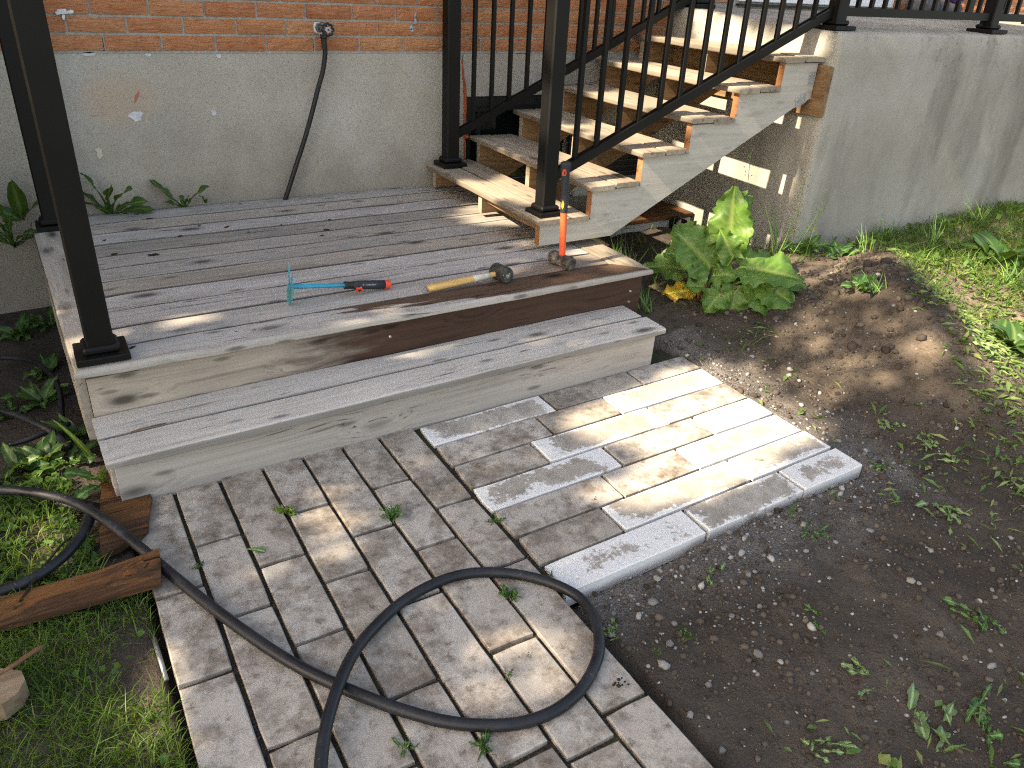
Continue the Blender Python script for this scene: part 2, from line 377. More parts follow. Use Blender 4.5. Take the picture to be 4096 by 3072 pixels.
def m_tint(name, stops, trans=0., rough=.55, spec=.3):
    t = NT(name); at = t.n('Attribute', attribute_name='tint'); v = t.coords(rand=False)
    c = t.ramp(t.math('ADD', at.outputs['Fac'], t.math('MULTIPLY_ADD', t.noise(v, 60, 3), .3, -.15)), stops)
    m = t.fin(c, rough, spec)
    if trans:
        tr = t.n('BsdfTranslucent'); hs = t.mix(.6, c, (.30,.42,.03)); t.l(hs, tr.inputs[0])
        mx = t.n('MixShader'); mx.inputs[0].default_value = trans
        t.l(t.b.outputs[0], mx.inputs[1]); t.l(tr.outputs[0], mx.inputs[2]); t.l(mx.outputs[0], t.out.inputs[0])
    return m
def m_leaf(name, col, light, trans=.35, rough=.45, veins=7, vein_col=None):
    t = NT(name); v = t.coords(); n = t.noise(v, 18, 4)
    c = t.mix(t.ramp(n, [(.3, 0), (.7, 1)]), col, light)
    at = t.n('Attribute', attribute_name='vein'); c = t.mix(t.math('MULTIPLY', at.outputs['Fac'], .75), c, vein_col or tuple(min(1, x*2.2+.05) for x in light))
    t.bump(t.noise(v, 55, 3), .35, .004)
    t.fin(c, rough, .35)
    if trans:
        tr = t.n('BsdfTranslucent'); t.l(t.mix(.5, c, (.30,.40,.02)), tr.inputs[0]); mx = t.n('MixShader'); mx.inputs[0].default_value = trans
        t.l(t.b.outputs[0], mx.inputs[1]); t.l(tr.outputs[0], mx.inputs[2]); t.l(mx.outputs[0], t.out.inputs[0])
    return t.m
def m_black(name='black_powder_coat', rough=.5):
    t = NT(name); v = t.coords(); n = t.noise(v, 400, 2)
    t.bump(n, .06, .001)
    sc_ = t.ramp(t.noise(v, 6, 5), [(.3, (.0025,.0025,.0025)), (.7, (.005,.0047,.0045))]); return t.fin(sc_, rough, .22)
MAT = dict(parge=m_parge(), brick=m_brick(), mortar=m_mortar(), porch=m_porch(), paver=m_paver('old_paver', 0), white=m_paver('white_paver', 1), whiter=m_paver('bright_white_paver', 2),
  soil=m_soil(), black=m_black(), blackp=plain('black_plastic', (.012,.012,.013), .5, .4), glass=None,
  hose=plain('black_rubber_hose', (.012,.013,.017), .45, .35, var=.35, bump=.05, bscale=200),
  galv=plain('galvanised_steel', (.42,.45,.46), .45, .5, .6, .2), zinc=plain('grey_zinc', (.17,.18,.19), .4, .5, .5, .25),
  caulk=plain('red_sealant', (.36,.085,.035), .7, .3), putty=plain('white_filler', (.55,.57,.58), .85, .2, var=.2),
  teal=plain('teal_paint', (.008,.27,.40), .4, .5, var=.2), tealdark=plain('worn_teal_blade', (.05,.22,.25), .5, .5, var=.5),
  grip=plain('dark_grey_grip', (.025,.029,.036), .65, .3, bump=.1), orange=plain('orange_plastic', (.78,.075,.035), .45, .4, var=.08),
  orangeh=plain('bright_orange_fibreglass', (.86,.115,.045), .4, .4, var=.08), yellow=plain('yellow_plastic', (.86,.36,.03), .45, .4),
  steel=plain('worn_steel', (.075,.068,.06), .5, .5, .3, .8), rubber=plain('dusty_black_rubber', (.045,.043,.04), .8, .3, var=.9),
  dust=plain('dried_cement', (.5,.47,.42), .9, .1), silver=plain('printed_grey', (.40,.42,.45), .6, .3),
  doorw=plain('white_door_paint', (.78,.80,.84), .4, .4, var=.03), greybox=plain('grey_plastic', (.40,.41,.42), .5, .4, var=.05),
  purple=plain('purple_cloth', (.14,.06,.34), .9, .1), greycloth=plain('grey_cloth', (.10,.10,.115), .95, .1, var=.3), pinkcloth=plain('pink_cloth', (.55,.07,.12), .9, .1),
  stone=plain('grey_stone', (.13,.127,.125), .85, .25, var=.35), stone_l=plain('pale_stone', (.21,.20,.185), .85, .25, var=.2), stone_b=plain('brown_stone', (.10,.075,.06), .9, .2, var=.3),
  clod=plain('soil_clod', (.075,.053,.039), .97, .1, var=.35), bark=plain('bark_debris', (.035,.025,.018), .95, .1, var=.5),
  twig=plain('dry_twig', (.16,.085,.05), .9, .15, var=.4), stem=plain('green_stem', (.16,.25,.05), .6, .3), redstem=plain('red_stalk', (.10,.035,.018), .5, .4, var=.4),
  redpaint=plain('red_spray_paint', (.45,.13,.09), .85, .1), bluepaint=plain('pale_blue_paint', (.38,.44,.50), .85, .1),
  grass=m_tint('grass_blades', [(0, (.030,.072,.012)), (.5, (.062,.125,.020)), (.85, (.11,.19,.035)), (1, (.20,.19,.06))], .35),
  weed=m_tint('ground_weeds', [(0, (.025,.065,.014)), (.5, (.050,.115,.022)), (1, (.10,.19,.04))], .35),
  cut=m_tint('cut_weeds', [(0, (.05,.11,.028)), (.5, (.11,.19,.055)), (1, (.24,.26,.10))], .25),
  gravel=m_tint('crushed_gravel', [(0, (.09,.085,.085)), (.5, (.20,.195,.19)), (1, (.34,.33,.32))], 0, .85, .3),
  clods=m_tint('soil_crumbs', [(0, (.036,.029,.024)), (.5, (.068,.055,.046)), (1, (.115,.094,.078))], 0, .97, .1),
  tree=m_tint('tree_leaves', [(0, (.03,.07,.012)), (.5, (.05,.10,.018)), (1, (.08,.14,.03))], .25),
  rhubarb=m_leaf('rhubarb_leaf', (.062,.15,.026), (.115,.225,.048), .38, .42, vein_col=(.26,.34,.10)),
  dandelion=m_leaf('dandelion_leaf', (.022,.068,.014), (.045,.105,.022), .25, .45, vein_col=(.13,.19,.06)),
  broad=m_leaf('broad_weed_leaf', (.035,.10,.022), (.07,.155,.04), .3, .45), yellowleaf=m_leaf('yellow_leaf', (.55,.30,.03), (.66,.42,.06), .3, .5),
  palegrass=m_leaf('pale_leaf', (.10,.19,.03), (.18,.27,.05), .35, .45), limp=m_leaf('limp_leaf', (.09,.16,.06), (.15,.22,.09), .2, .55))
def m_hose():
    t = NT('scuffed_rubber_hose'); v = t.coords(); n = t.noise(v, 9, 6, .7); n2 = t.noise(v, 120, 4, .7)
    c = t.ramp(n, [(.35, (.006,.0065,.009)), (.6, (.014,.015,.02)), (.75, (.035,.036,.042))])
    c = t.mix(t.math('MULTIPLY', t.ramp(n2, [(.60, 0), (.70, 1)]), t.ramp(n, [(.45, 0), (.62, .7)])), c, (.12,.12,.125))
    t.bump(n2, .15, .002); return t.fin(c, t.ramp(n, [(.35, .38), (.7, .62)]), .35)
MAT['hose'] = m_hose()
gl = NT('dark_window_glass'); MAT['glass'] = gl.fin((.006,.008,.008), .06, .8)

# ================================================================== SETTING: ground, paving
def rbf_ground():
    C = np.array([(-1.5,0,-.03),(-.3,-.4,-.05),(-.15,-1.2,-.05),(-.1,-1.9,-.03),(-.1,-2.6,-.02),(.0,-3.2,-.02),(-1.5,-3,-.02),
      (.5,-3.9,-.05),(1.2,-3.3,-.04),(1.5,-2.95,-.016),(2.0,-2.9,-.014),(2.5,-2.75,-.02),(1.5,-3.7,-.05),(2.3,-3.4,-.04),(3.0,-3.3,.0),
      (2.5,-2.3,-.025),(2.55,-1.95,.0),(2.45,-1.7,.02),(2.75,-1.5,.085),(3.0,-1.7,.11),(2.9,-2.1,.06),(2.8,-2.5,.02),
      (3.3,-2.0,.15),(3.5,-1.85,.2),(3.35,-2.25,.19),(3.2,-2.5,.13),(3.05,-2.8,.04),(3.6,-2.25,.13),(3.6,-2.6,.07),(3.9,-1.9,.16),
      (3.57,-1.35,.18),(4.2,-1.4,.18),(4.8,-1.35,.2),(5.6,-1.4,.24),(4.6,-2.2,.13),(5.5,-2.2,.17),(4.5,-3.2,.02),(6.5,-3,.1),(7.5,-1.5,.27),
      (3.2,-1.0,.13),(2.6,-.9,.06),(3.3,-.3,.12),(2.5,-.2,.05),(1.2,-.8,-.03),(1.2,-2.2,-.03),(.4,-2.2,-.03)])
    d = np.linalg.norm(C[:,None,:2]-C[None,:,:2], axis=2); K = np.exp(-(d/.62)**2)+.03*np.eye(len(C))
    wgt = np.linalg.solve(K, C[:,2]+.02)
    return C, wgt
GC, GWT = rbf_ground()
def ground_z(x, y, detail=True):
    x = np.asarray(x, float); y = np.asarray(y, float); sh = x.shape; xf, yf = x.ravel(), y.ravel()
    z = np.empty(len(xf))
    for i in range(0, len(xf), 20000):
        d2 = (xf[i:i+20000,None]-GC[None,:,0])**2+(yf[i:i+20000,None]-GC[None,:,1])**2
        z[i:i+20000] = np.exp(-d2/.62**2) @ GWT-.02
    for bx, by, bh, bs in ((3.85,-1.74,.07,.14),(3.62,-1.86,.09,.15),(3.42,-2.0,.10,.16),(3.30,-2.2,.10,.17),(3.2,-2.42,.085,.15),(3.08,-2.64,.06,.14),(3.0,-1.75,.03,.16),(2.72,-2.05,.02,.12),(2.86,-1.42,.02,.1)):
        z += .72*bh*np.exp(-((xf-bx)**2+(yf-by)**2)/(2*bs*bs))
    mnd = np.exp(-((xf-3.4)/.5)**2-((yf+2.15)/.5)**2)
    if detail:
        amp = np.clip((xf-.9)/.5, .25, 1)*(1+.7*mnd)
        z += amp*(.012*fbm(xf*3.1, yf*3.1, 3, 5)+.012*fbm(xf*12, yf*12, 3, 9)+.009*np.abs(fbm(xf*33, yf*33, 2, 3)))
    # keep the soil below the paving and inside the deck and step footprints
    path = (xf > .09)&(xf < 1.09)&(yf < -1.7)
    wide = (xf > .9)&(xf < 2.375)&(yf > -2.80+.03*(xf-1.06))&(yf < -1.6)
    z = np.where(path|wide, -.085, z)
    dk = (xf > -.02)&(xf < 2.27)&(yf > -1.85)&(yf < .0)
    z = np.where(dk, np.minimum(z, .04), z)
    return z.reshape(sh)
def axis(*segs):
    out = []
    for a, b, st in segs: out += list(np.arange(a, b, st))
    return np.array(out)
gx = axis((-45,-5,5),(-5,-1,.25),(-1,-.35,.05),(-.35,4.4,.0125),(4.4,7.6,.03),(7.6,10,.3),(10,46,4))
gy = axis((-45,-8,4),(-8,-4.4,.3),(-4.4,-3.95,.05),(-3.95,-1.1,.0125),(-1.1,.06,.03),(.06,1,.2),(1,40,4))
X, Y = np.meshgrid(gx, gy); Z = ground_z(X, Y)
far = (np.abs(X-2) > 7)|(Y < -6)|(Y > .5); Z = np.where(far, -.05, Z)
nx, ny = len(gx), len(gy); ii = np.arange(nx*ny).reshape(ny, nx)
F = np.stack([ii[:-1,:-1], ii[:-1,1:], ii[1:,1:], ii[1:,:-1]], -1).reshape(-1, 4)
me = fast_mesh('ground', np.stack([X, Y, Z], -1), F, smooth=True)
dry = np.clip(fbm(X*1.7, Y*1.7, 3, 21)*.9+.10, 0, 1)*np.clip((X-2.2)/.8, 0, 1)*np.clip((Y+2.95)/.6, 0, 1)
dry = np.clip(dry*1.6+np.clip((X-3.55-.8*(Y+2.0))/.4, 0, 1)*.75*np.clip((Y+3.2)/.8, 0, 1), 0, 1)
dp = np.minimum(np.abs(Y+2.80-.03*(X-1.06))+10*((X < 1.0)|(X > 2.5)), np.abs(X-2.38)+10*((Y < -2.8)|(Y > -1.6)))
grit = np.clip(1-dp/.26+fbm(X*6, Y*6, 2, 2)*.5, 0, 1)*.9
for nme, arr in (('dry', dry), ('grit', grit)):
    at = me.attributes.new(nme, 'FLOAT', 'POINT'); at.data.foreach_set('value', arr.ravel().astype(np.float32))
ground = link('ground', me, MAT['soil']); tag(ground, kind='structure')

def joint_sand():
    t = NT('joint_sand'); v = t.coords(rand=False); c = t.ramp(t.noise(v, 240, 2), [(.35, (.022,.018,.015)), (.58, (.05,.041,.034)), (.74, (.13,.12,.11))])
    c = t.mix(t.math('MULTIPLY', t.ramp(t.noise(v, 9, 4), [(.5, 0), (.65, 1)]), .6), c, (.045,.05,.016))
    t.bump(t.noise(v, 200, 3), .8, .006); return t.fin(c, .97, .1)
sandm = joint_sand()
mb = MB()
def sheet(poly, z):
    mb.add([(x, y, z) for x, y in poly], [tuple(range(len(poly)))])
mb.box((.118,-4.6,-.08), (1.04,-1.70,-.014)); mb.add([(1.04,-2.765,-.0145),(2.335,-2.726,-.0145),(2.347,-1.66,-.0145),(1.04,-1.70,-.0145),(1.04,-2.765,-.08),(2.335,-2.726,-.08),(2.347,-1.66,-.08),(1.04,-1.70,-.08)], [(0,1,2,3),(7,6,5,4),(0,4,5,1),(1,5,6,2),(2,6,7,3),(3,7,4,0)])
path = empty('paved_path', (1.1,-2.3,0)); tag(path, kind='structure')
sb = mb.obj('sand_bed', sandm, path, loc=(-1.1, 2.3, 0)); tag(sb, kind='structure')
def paver(q, mat, dz=0., gap=.0048):
    q = [np.array(p, float) for p in q]; c = sum(q)/4; q = [p-c for p in q]; T = .055; ch = .003
    n = len(q); ring = []; per = []
    for i in range(4):
        a, b = q[i], q[(i+1)%4]; e = b-a; m = max(2, int(np.linalg.norm(e)/.065))
        for k in range(m): per.append((a+e*k/m, k == 0))
    out = []; ins = []
    for p, corner in per:
        d = p/(np.linalg.norm(p)+1e-9); j = rnd.uniform(-.0013, .0008)
        sh = gap if not corner else gap+.0015
        r = np.array([p[0]-math.copysign(sh, p[0])*(1 if abs(abs(p[0])-max(abs(x[0]) for x in q)) < .02 else 0), p[1]-math.copysign(sh, p[1])*(1 if abs(abs(p[1])-max(abs(x[1]) for x in q)) < .02 else 0)])
        r = r*(1+j/.1); out.append(r); ins.append(r-np.array([math.copysign(ch, r[0]) if abs(r[0]) > .5*max(abs(x[0]) for x in q) else 0, math.copysign(ch, r[1]) if abs(r[1]) > .5*max(abs(x[1]) for x in q) else 0]))
    N = len(out); vs = [(p[0], p[1], -T) for p in out]+[(p[0], p[1], -ch*.9-rnd.uniform(0, .0012)) for p in out]+[(p[0], p[1], 0) for p in ins]
    fs = []
    for k in range(2):
        for i in range(N): fs.append((k*N+i, k*N+(i+1)%N, (k+1)*N+(i+1)%N, (k+1)*N+i))
    fs.append(tuple(range(2*N, 3*N)))
    o = MB().add(vs, fs).obj('paver', mat, path, loc=(c[0]-1.1, c[1]+2.3, dz), rot=(rnd.uniform(-.006,.006), rnd.uniform(-.006,.006), 0))
    return o
cols_x = [.105,.236,.371,.507,.641,.778,.915,1.05]
cols_y = [[-1.76,-2.307,-2.622,-3.15,-3.47,-4.0],[-1.80,-2.14,-2.459,-2.876,-3.3,-3.73],[-1.77,-2.304,-2.623,-3.05,-3.5,-3.92],[-1.79,-2.115,-2.445,-2.877,-3.41,-3.83],
          [-1.77,-2.296,-2.615,-3.147,-3.57,-4.0],[-1.78,-2.102,-2.435,-2.865,-3.2,-3.73],[-1.74,-2.284,-2.605,-3.14,-3.46,-3.99]]
for i, ys in enumerate(cols_y):
    for a, b in zip(ys[:-1], ys[1:]):
        x0, x1 = cols_x[i], cols_x[i+1]
        paver([(x0, b), (x1, b), (x1, a), (x0, a)], MAT['paver'], rnd.uniform(-.002,.0012), .0054)
ya = [-1.832,-1.966,-2.105,-2.246,-2.381,-2.520,-2.656,-2.787]; yb = [-1.775,-1.908,-2.052,-2.195,-2.336,-2.477,-2.612,-2.745]
rowx = [[1.064,1.595,2.04,2.37],[1.064,1.488,1.811,2.362],[1.061,1.376,1.923,2.356],[1.058,1.590,2.030,2.352],[1.060,1.483,1.816,2.349],[1.061,1.375,1.931,2.350],[1.062,1.598,2.041,2.358]]
kinds = ['woo','oow','owo','woW','ooW','oww','WwW']
for r in range(7):
    lnA = lambda x: ya[r]+(yb[r]-ya[r])*(x-1.06)/1.3; lnB = lambda x: ya[r+1]+(yb[r+1]-ya[r+1])*(x-1.06)/1.3
    for k in range(3):
        x0, x1 = rowx[r][k], rowx[r][k+1]; sk = -.008
        o = paver([(x0+sk*.5, lnB(x0)), (x1+sk*.5, lnB(x1)), (x1, lnA(x1)), (x0, lnA(x0))], MAT[{'w':'white','W':'whiter','o':'paver'}[kinds[r][k]]], rnd.uniform(-.001,.002)+.001)

# ================================================================== HOUSE
house = empty('brick_house', (1.5, .12, 0))
tag(house, 'orange brick house wall on a grey parged concrete base beside the wooden deck', 'house')
HO = (-1.5, -.12, 0)
mb = MB()
wx0, wx1, wz0, wz1 = 2.205, 2.88, .33, .851
mb.box((-6,0,-.3),(wx0,.25,1.075)); mb.box((wx0,0,wz1),(wx1,.25,1.075)); mb.box((wx0,0,-.3),(wx1,.25,wz0)); mb.box((wx1,0,-.3),(9,.25,1.075))
mb.obj('foundation', MAT['parge'], house, loc=HO)
mb = MB(); mb.box((-6,-.003,1.075),(9,.25,3.6)); mb.obj('mortar', MAT['mortar'], house, loc=HO)
BP, BH = .0715, .0605
def brick_mesh(L):
    m = MB(); nxx, nzz = 7, 4; h = .5*L; vs = []; fs = []
    for j in range(nzz):
        for i in range(nxx):
            x = -h+L*i/(nxx-1); z = -BH/2+BH*j/(nzz-1); e = 1 if (i in (0, nxx-1) or j in (0, nzz-1)) else 0
            vs.append((x*(1-.006*e)+(rnd.uniform(-.0012,.0012)), -.0125+.004*e+rnd.uniform(-.0022,.0018), z+(rnd.uniform(-.001,.001))))
    for j in range(nzz-1):
        for i in range(nxx-1): a = j*nxx+i; fs.append((a, a+1, a+1+nxx, a+nxx))
    rim = [i for i in range(nxx)]+[j*nxx+nxx-1 for j in range(1,nzz)]+[(nzz-1)*nxx+i for i in range(nxx-2,-1,-1)]+[j*nxx for j in range(nzz-2,0,-1)]
    b = len(vs); vs += [(vs[k][0], .01, vs[k][2]) for k in rim]
    for k in range(len(rim)): fs.append((rim[k], b+k, b+(k+1)%len(rim), rim[(k+1)%len(rim)]))
    return m.add(vs, fs).mesh('brick')
bms = [brick_mesh(.2215) for _ in range(6)]
for b in bms: b.materials.append(MAT['brick'])
offs = [.432,.301,.399,.286]
stuffb = MB()
for r in range(31):
    z = 1.087+BP*r+BH/2; o0 = offs[r] if r < 4 else (.40 if r%2 == 0 else .29)
    for k in range(-27, 34):
        x = o0+.2313*k+.1157
        if x < -5.8 or x > 8.8: continue
        inview = (r < 5 and -.55 < x < 3.72) or (3 < r < 8 and 5.7 < x < 8.2)
        if z < 1.36 and x > 3.7: continue
        if 4.15 < x < 5.72 and z < 3.35 and z > 1.33: continue
        if inview: link('brick', bms[rnd.randrange(6)], None, house, loc=(x-1.5, -.12+rnd.uniform(-.002,.002), z), rot=(0, rnd.uniform(-.004,.004), 0))
        else: stuffb.box((x-.1107, -.0115, z-BH/2), (x+.1107, .0, z+BH/2))
o = stuffb.obj('upper_bricks', MAT['brick'], house, loc=HO); tag(o, kind='stuff')
# broken-out vertical joints (dark slots) and mortar repair
mb = MB()
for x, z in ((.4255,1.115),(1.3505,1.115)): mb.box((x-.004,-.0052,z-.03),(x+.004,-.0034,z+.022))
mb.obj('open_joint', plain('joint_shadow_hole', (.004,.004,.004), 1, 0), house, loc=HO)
def blob(cx, cz, rx, rz, name, mat, y=-.0016, n=14, jag=.25, th=.0014, seed=0):
    rr = random.Random(seed); vs = []; 
    for k in range(n):
        a = 2*math.pi*k/n; q = 1+rr.uniform(-jag, jag); vs.append((cx+rx*q*math.cos(a), y, cz+rz*q*math.sin(a)))
    vs2 = [(x*.9+cx*.1, y-th, z*.9+cz*.1) for x, _, z in vs]
    fs = [tuple(range(n, 2*n))]+[(k, (k+1)%n, n+(k+1)%n, n+k) for k in range(n)]
    return MB().add(vs+vs2, fs).obj(name, mat, house, loc=HO)
def wallpt(u, v, y=0.):                     # photo pixel -> point on the wall plane (measuring helper)
    d = FW+RT*(u-2048)/3103-UP*(v-1536)/3103; t = (y-CAM[1])/d[1]; return CAM+t*d
def wz(x, y): q = wallpt(x*.6329, y*.6329); return q[0], q[2]
for (px, py, rx, rz, sd_) in ((860,735,.030,.022,1),(1350,715,.011,.014,2),(935,345,.015,.008,3),(1385,355,.012,.010,4),(560,342,.028,.008,5)):
    x, z = wz(px, py); blob(x, z, rx, rz, 'filler_patch', MAT['putty'], seed=sd_)
x, z = wz(628, 965); blob(x, z, .013, .03, 'filler_patch', plain('tan_filler', (.52,.46,.37), .9, .1), seed=8, jag=.4)
mb = MB(); P0, P1, P2 = wz(875,572), wz(845,612), wz(852,665)
mb.add([(P0[0],-.002,P0[1]),(P1[0]+.004,-.002,P1[1]),(P2[0]-.001,-.002,P2[1]+.004),(P2[0]+.003,-.002,P2[1]+.012),(P0[0]-.002,-.002,P0[1]-.022)], [(0,1,2,3,4)])
mb.obj('paint_mark', MAT['redpaint'], house, loc=HO)
for (px, py, rx, rz, sd_) in ((385,75,.022,.012,11),(400,105,.006,.012,12),(440,75,.016,.008,13)):
    x, z = wz(px, py); blob(x, z, rx, rz, 'paint_splash', MAT['putty'], y=-.0165, seed=sd_, jag=.45)
mb = MB()
for a, b in (((1655,115),(1655,125)),((1630,150),(1660,118)),((1655,85),(1657,135))):
    pass
for k in range(9):
    q = wallpt(1300+(560+rnd.uniform(-6,6)-(22 if k > 6 else 0))*.6329, (85+k*13)*.6329); blob(q[0], q[2], .003+.006*(k > 6), .010, 'paint_splash', MAT['bluepaint'], y=-.0165, seed=30+k, jag=.4)
# red sealant down the crack, thin crack above
pts = [wallpt(1660+x*.217, y*.217) for x, y in ((875,1090),(868,1150),(875,1180))]+[wallpt(1660+x*.217, y*.217) for x, y in ((880,1300),(885,1420),(905,1500),(915,1659))]+[wallpt(1660+x*.217, 360+y*.217) for x, y in ((920,100),(920,200),(925,350),(915,480),(912,560),(905,700),(915,840),(905,1000),(905,1260))]
rad = [.003,.006,.002,.006,.007,.008,.010,.009,.010,.010,.009,.007,.005,.010,.005,.004]
MB().tube([(q[0], -.001, q[2]) for q in smooth_path(pts, 3)], list(np.interp(np.linspace(0, 1, 3*15+1), np.linspace(0, 1, 16), rad)), 8).obj('sealant_bead', MAT['caulk'], house, True, loc=HO)
q = wallpt(1660+955*.217, 360+860*.217)
MB().tube([(q[0]-.012,-.004,q[2]),(q[0],-.006,q[2]),(q[0]+.008,-.004,q[2]-.004)], [.006,.013,.007], 8).obj('sealant_bead', MAT['caulk'], house, True, loc=HO)
pts = [wallpt(1660+x*.217, y*.217) for x, y in ((870,1085),(885,1000),(915,978),(960,965),(1180,960),(1400,970),(1800,975),(1880,990),(2050,985))]
MB().tube([(q[0], -.0005, q[2]) for q in pts], .0013, 5).obj('crack', plain('crack_dark', (.02,.018,.016), 1, 0), house, loc=HO)
# basement window with black frame, and the louvred vent below it
mb = MB()
mb.box((wx0,.01,wz1-.055),(wx1,.08,wz1)); mb.box((wx0,.01,wz0),(wx0+.035,.08,wz1-.055)); mb.box((wx1-.035,.01,wz0),(wx1,.08,wz1-.055)); mb.box((wx0+.035,.01,wz0),(wx1-.035,.08,wz0+.035)); mb.box((wx0+.035,.02,wz1-.085),(wx1-.035,.075,wz1-.057))
win = mb.obj('basement_window', MAT['blackp'], house, loc=HO)
MB().box((wx0+.036,.055,wz0+.036),(wx1-.036,.06,wz1-.086)).obj('pane', MAT['glass'], win)
MB().box((wx0+.09,.04,wz0+.036),(wx0+.115,.054,wz1-.087)).obj('mullion', MAT['blackp'], win)
mb = MB(); mb.box((2.9,-.035,.34),(3.5,-.02,.66))
vent = mb.obj('vent_grille', MAT['blackp'], house, loc=HO)
for k in range(8):
    MB().box((2.91,-.052,-.004),(3.49,-.036,.004)).obj('slat', plain('vent_slat', (.03,.03,.03), .4, .5) if k == 0 else bpy.data.materials['vent_slat'], vent, loc=(0,0,.37+k*.037), rot=(.35,0,0) and (0,0,0))
# outdoor tap
tap = blob(1.383, 1.186, .030, .032, 'outdoor_tap', MAT['putty'], y=-.016, seed=61, jag=.35, th=.006)
mb = MB(); mb.tube([(1.383,-.0125,1.190),(1.384,-.028,1.190)], [.026,.022], 6); mb.obj('flange', MAT['zinc'], tap)
mb = MB(); mb.tube([(1.385,-.02,1.19),(1.392,-.05,1.19),(1.397,-.07,1.187)], [.014,.014,.011], 12); mb.tube([(1.392,-.048,1.205),(1.392,-.05,1.214)], [.014,.012], 6); mb.tube([(1.394,-.055,1.185),(1.397,-.058,1.152)], [.011,.012], 10); mb.obj('valve_body', MAT['zinc'], tap, True)
mb = MB(); R_, c0 = .026, np.array((1.404,-.084,1.186)); ring = [c0+np.array((R_*(1+.09*math.cos(8*a))*math.cos(a), 0, R_*(1+.09*math.cos(8*a))*math.sin(a))) for a in np.linspace(0, 2*math.pi, 49)]
mb.tube(ring, .0052, 8, cap=False)
for k in range(4):
    a = math.pi/4*k*2+.4; mb.tube([c0+np.array((.012*math.cos(a),0,.012*math.sin(a))), c0+np.array((R_*math.cos(a),0,R_*math.sin(a)))], .0035, 6)
mb.obj('wheel_handle', MAT['blackp'], tap, True)
MB().tube([(1.400,-.074,1.186),(1.404,-.092,1.186)], [.014,.013], 16).obj('handle_hub', MAT['greybox'], tap)
MB().tube([(1.404,-.092,1.186),(1.4045,-.096,1.186)], [.0045,.004], 8).obj('screw', MAT['blackp'], tap)
# door with white sill strip, seen only at its foot
dr = empty('front_door', (2.66,-.12,1.36)); dr.parent = house; dr.location = (4.93-1.5, -.12, 1.37)
MB().cbox((-.78,-.022,.012),(.78,-.0035,1.98),.004).obj('door_panel', MAT['doorw'], dr)
MB().box((-.79,-.03,-.012),(.79,-.0035,.0)).obj('door_seal', MAT['blackp'], dr)

# ================================================================== DECK, STEP, STAIRS
def board_mesh(name, L, W, T, r=.006, ml=0., mr=0., jit=.0012, round_front=0., seed=0):
    """plank along local x, top at z=0; ml/mr mitre the ends (dx per dy); round_front rolls the -y edge"""
    rr = random.Random(seed+int(L*1000)); h = W/2
    def corner(cy, cz, R, a0):
        return [(cy+R*math.cos(a), cz+R*math.sin(a)) for a in np.radians([a0, a0+30, a0+60, a0+90])]
    rf = max(r, round_front)
    prof = corner(h-r, -r, r, 0)+corner(-h+rf, -rf, rf, 90)+corner(-h+r, -T+r, r, 180)+corner(h-r, -T+r, r, 270)
    n = max(3, int(L/.12)); vs = []; N = len(prof)
    for i in range(n+1):
        t = i/n; dz = rr.uniform(-jit, jit); dy = rr.uniform(-jit, jit)*.7; e = .0025 if i in (0, n) else 0
        for y, z in prof:
            x = -L/2+L*t+(ml*y*(1-t)+mr*y*t); vs.append((x, y*(1-e/h)+dy, z+dz-(e if z > -T/2 else -e)))
    fs = [(i*N+k, i*N+(k+1)%N, (i+1)*N+(k+1)%N, (i+1)*N+k) for i in range(n) for k in range(N)]
    fs += [tuple(range(N))[::-1], tuple(n*N+k for k in range(N))]
    return MB().add(vs, fs).mesh(name)
deck = empty('wooden_deck', mat=M_DECK)
tag(deck, 'low weathered grey wooden deck with a wet brown stain along its front edge', 'deck')
DL, DD = 2.287, 1.579
for k in range(10):
    y = -.0715-k*.1437
    m = W_FIELDWET if k == 9 else W_DECK[(k*3+k//4) % 4]
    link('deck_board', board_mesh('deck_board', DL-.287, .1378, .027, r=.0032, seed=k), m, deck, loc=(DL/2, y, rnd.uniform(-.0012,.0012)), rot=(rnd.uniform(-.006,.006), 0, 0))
link('border_board', board_mesh('border_board', DL-.14, .139, .0275, r=.005, ml=1, mr=-1, round_front=.013, jit=.0015, seed=91), W_BORDER, deck, loc=(DL/2, -DD+.0695, .001))
for s in (0, 1):
    L = DD-.005-.07
    o = link('border_board', board_mesh('border_board', L, .139, .0275, r=.005, ml=1 if s else 0, mr=0 if s else -1, round_front=.012, seed=95+s), W_DECK[3] if not s else W_TREAD[1], deck,
         loc=((.0695 if not s else DL-.0695), -(L)/2-.0 , .0015), rot=(0, 0, -math.pi/2 if not s else math.pi/2))
link('fascia_board', board_mesh('fascia_board', DL-.062, .29, .03, r=.004, seed=7), W_FASCIA, deck, loc=(DL/2, -DD+.032, -.0285-.145), rot=(math.pi/2, 0, 0))
for x in (.032, DL-.062): link('fascia_board', board_mesh('fascia_board', DD-.075, .25, .03, r=.004, seed=8), W_DECK[1], deck, loc=(x, -(DD-.075)/2-.01, -.0285-.125), rot=(math.pi/2, 0, math.pi/2))
def rot_front(o):                            # orient fascia material coords: x along, z up
    pass
def plate(parent, cx, y, cz, wd, ht, name='mending_plate', rotm=None, n=(2,2)):
    p = empty('tmp') if False else None
    o = MB().cbox((-wd/2,-.0022,-ht/2),(wd/2,0,ht/2),.0007).obj(name, MAT['galv'], parent, loc=(cx, y, cz), rot=rotm)
    for i in range(n[0]):
        for j in range(n[1]):
            MB().tube([(0,-.002,0),(0,-.0062,0)], [.0055,.0045], 8).obj('screw_head', MAT['galv'], o, loc=((i-.5)*wd*.5*(n[0] > 1), 0, (j-.5)*ht*.55*(n[1] > 1)))
    return o
plate(deck, .345, -DD+.0019, -.205, .058, .085)
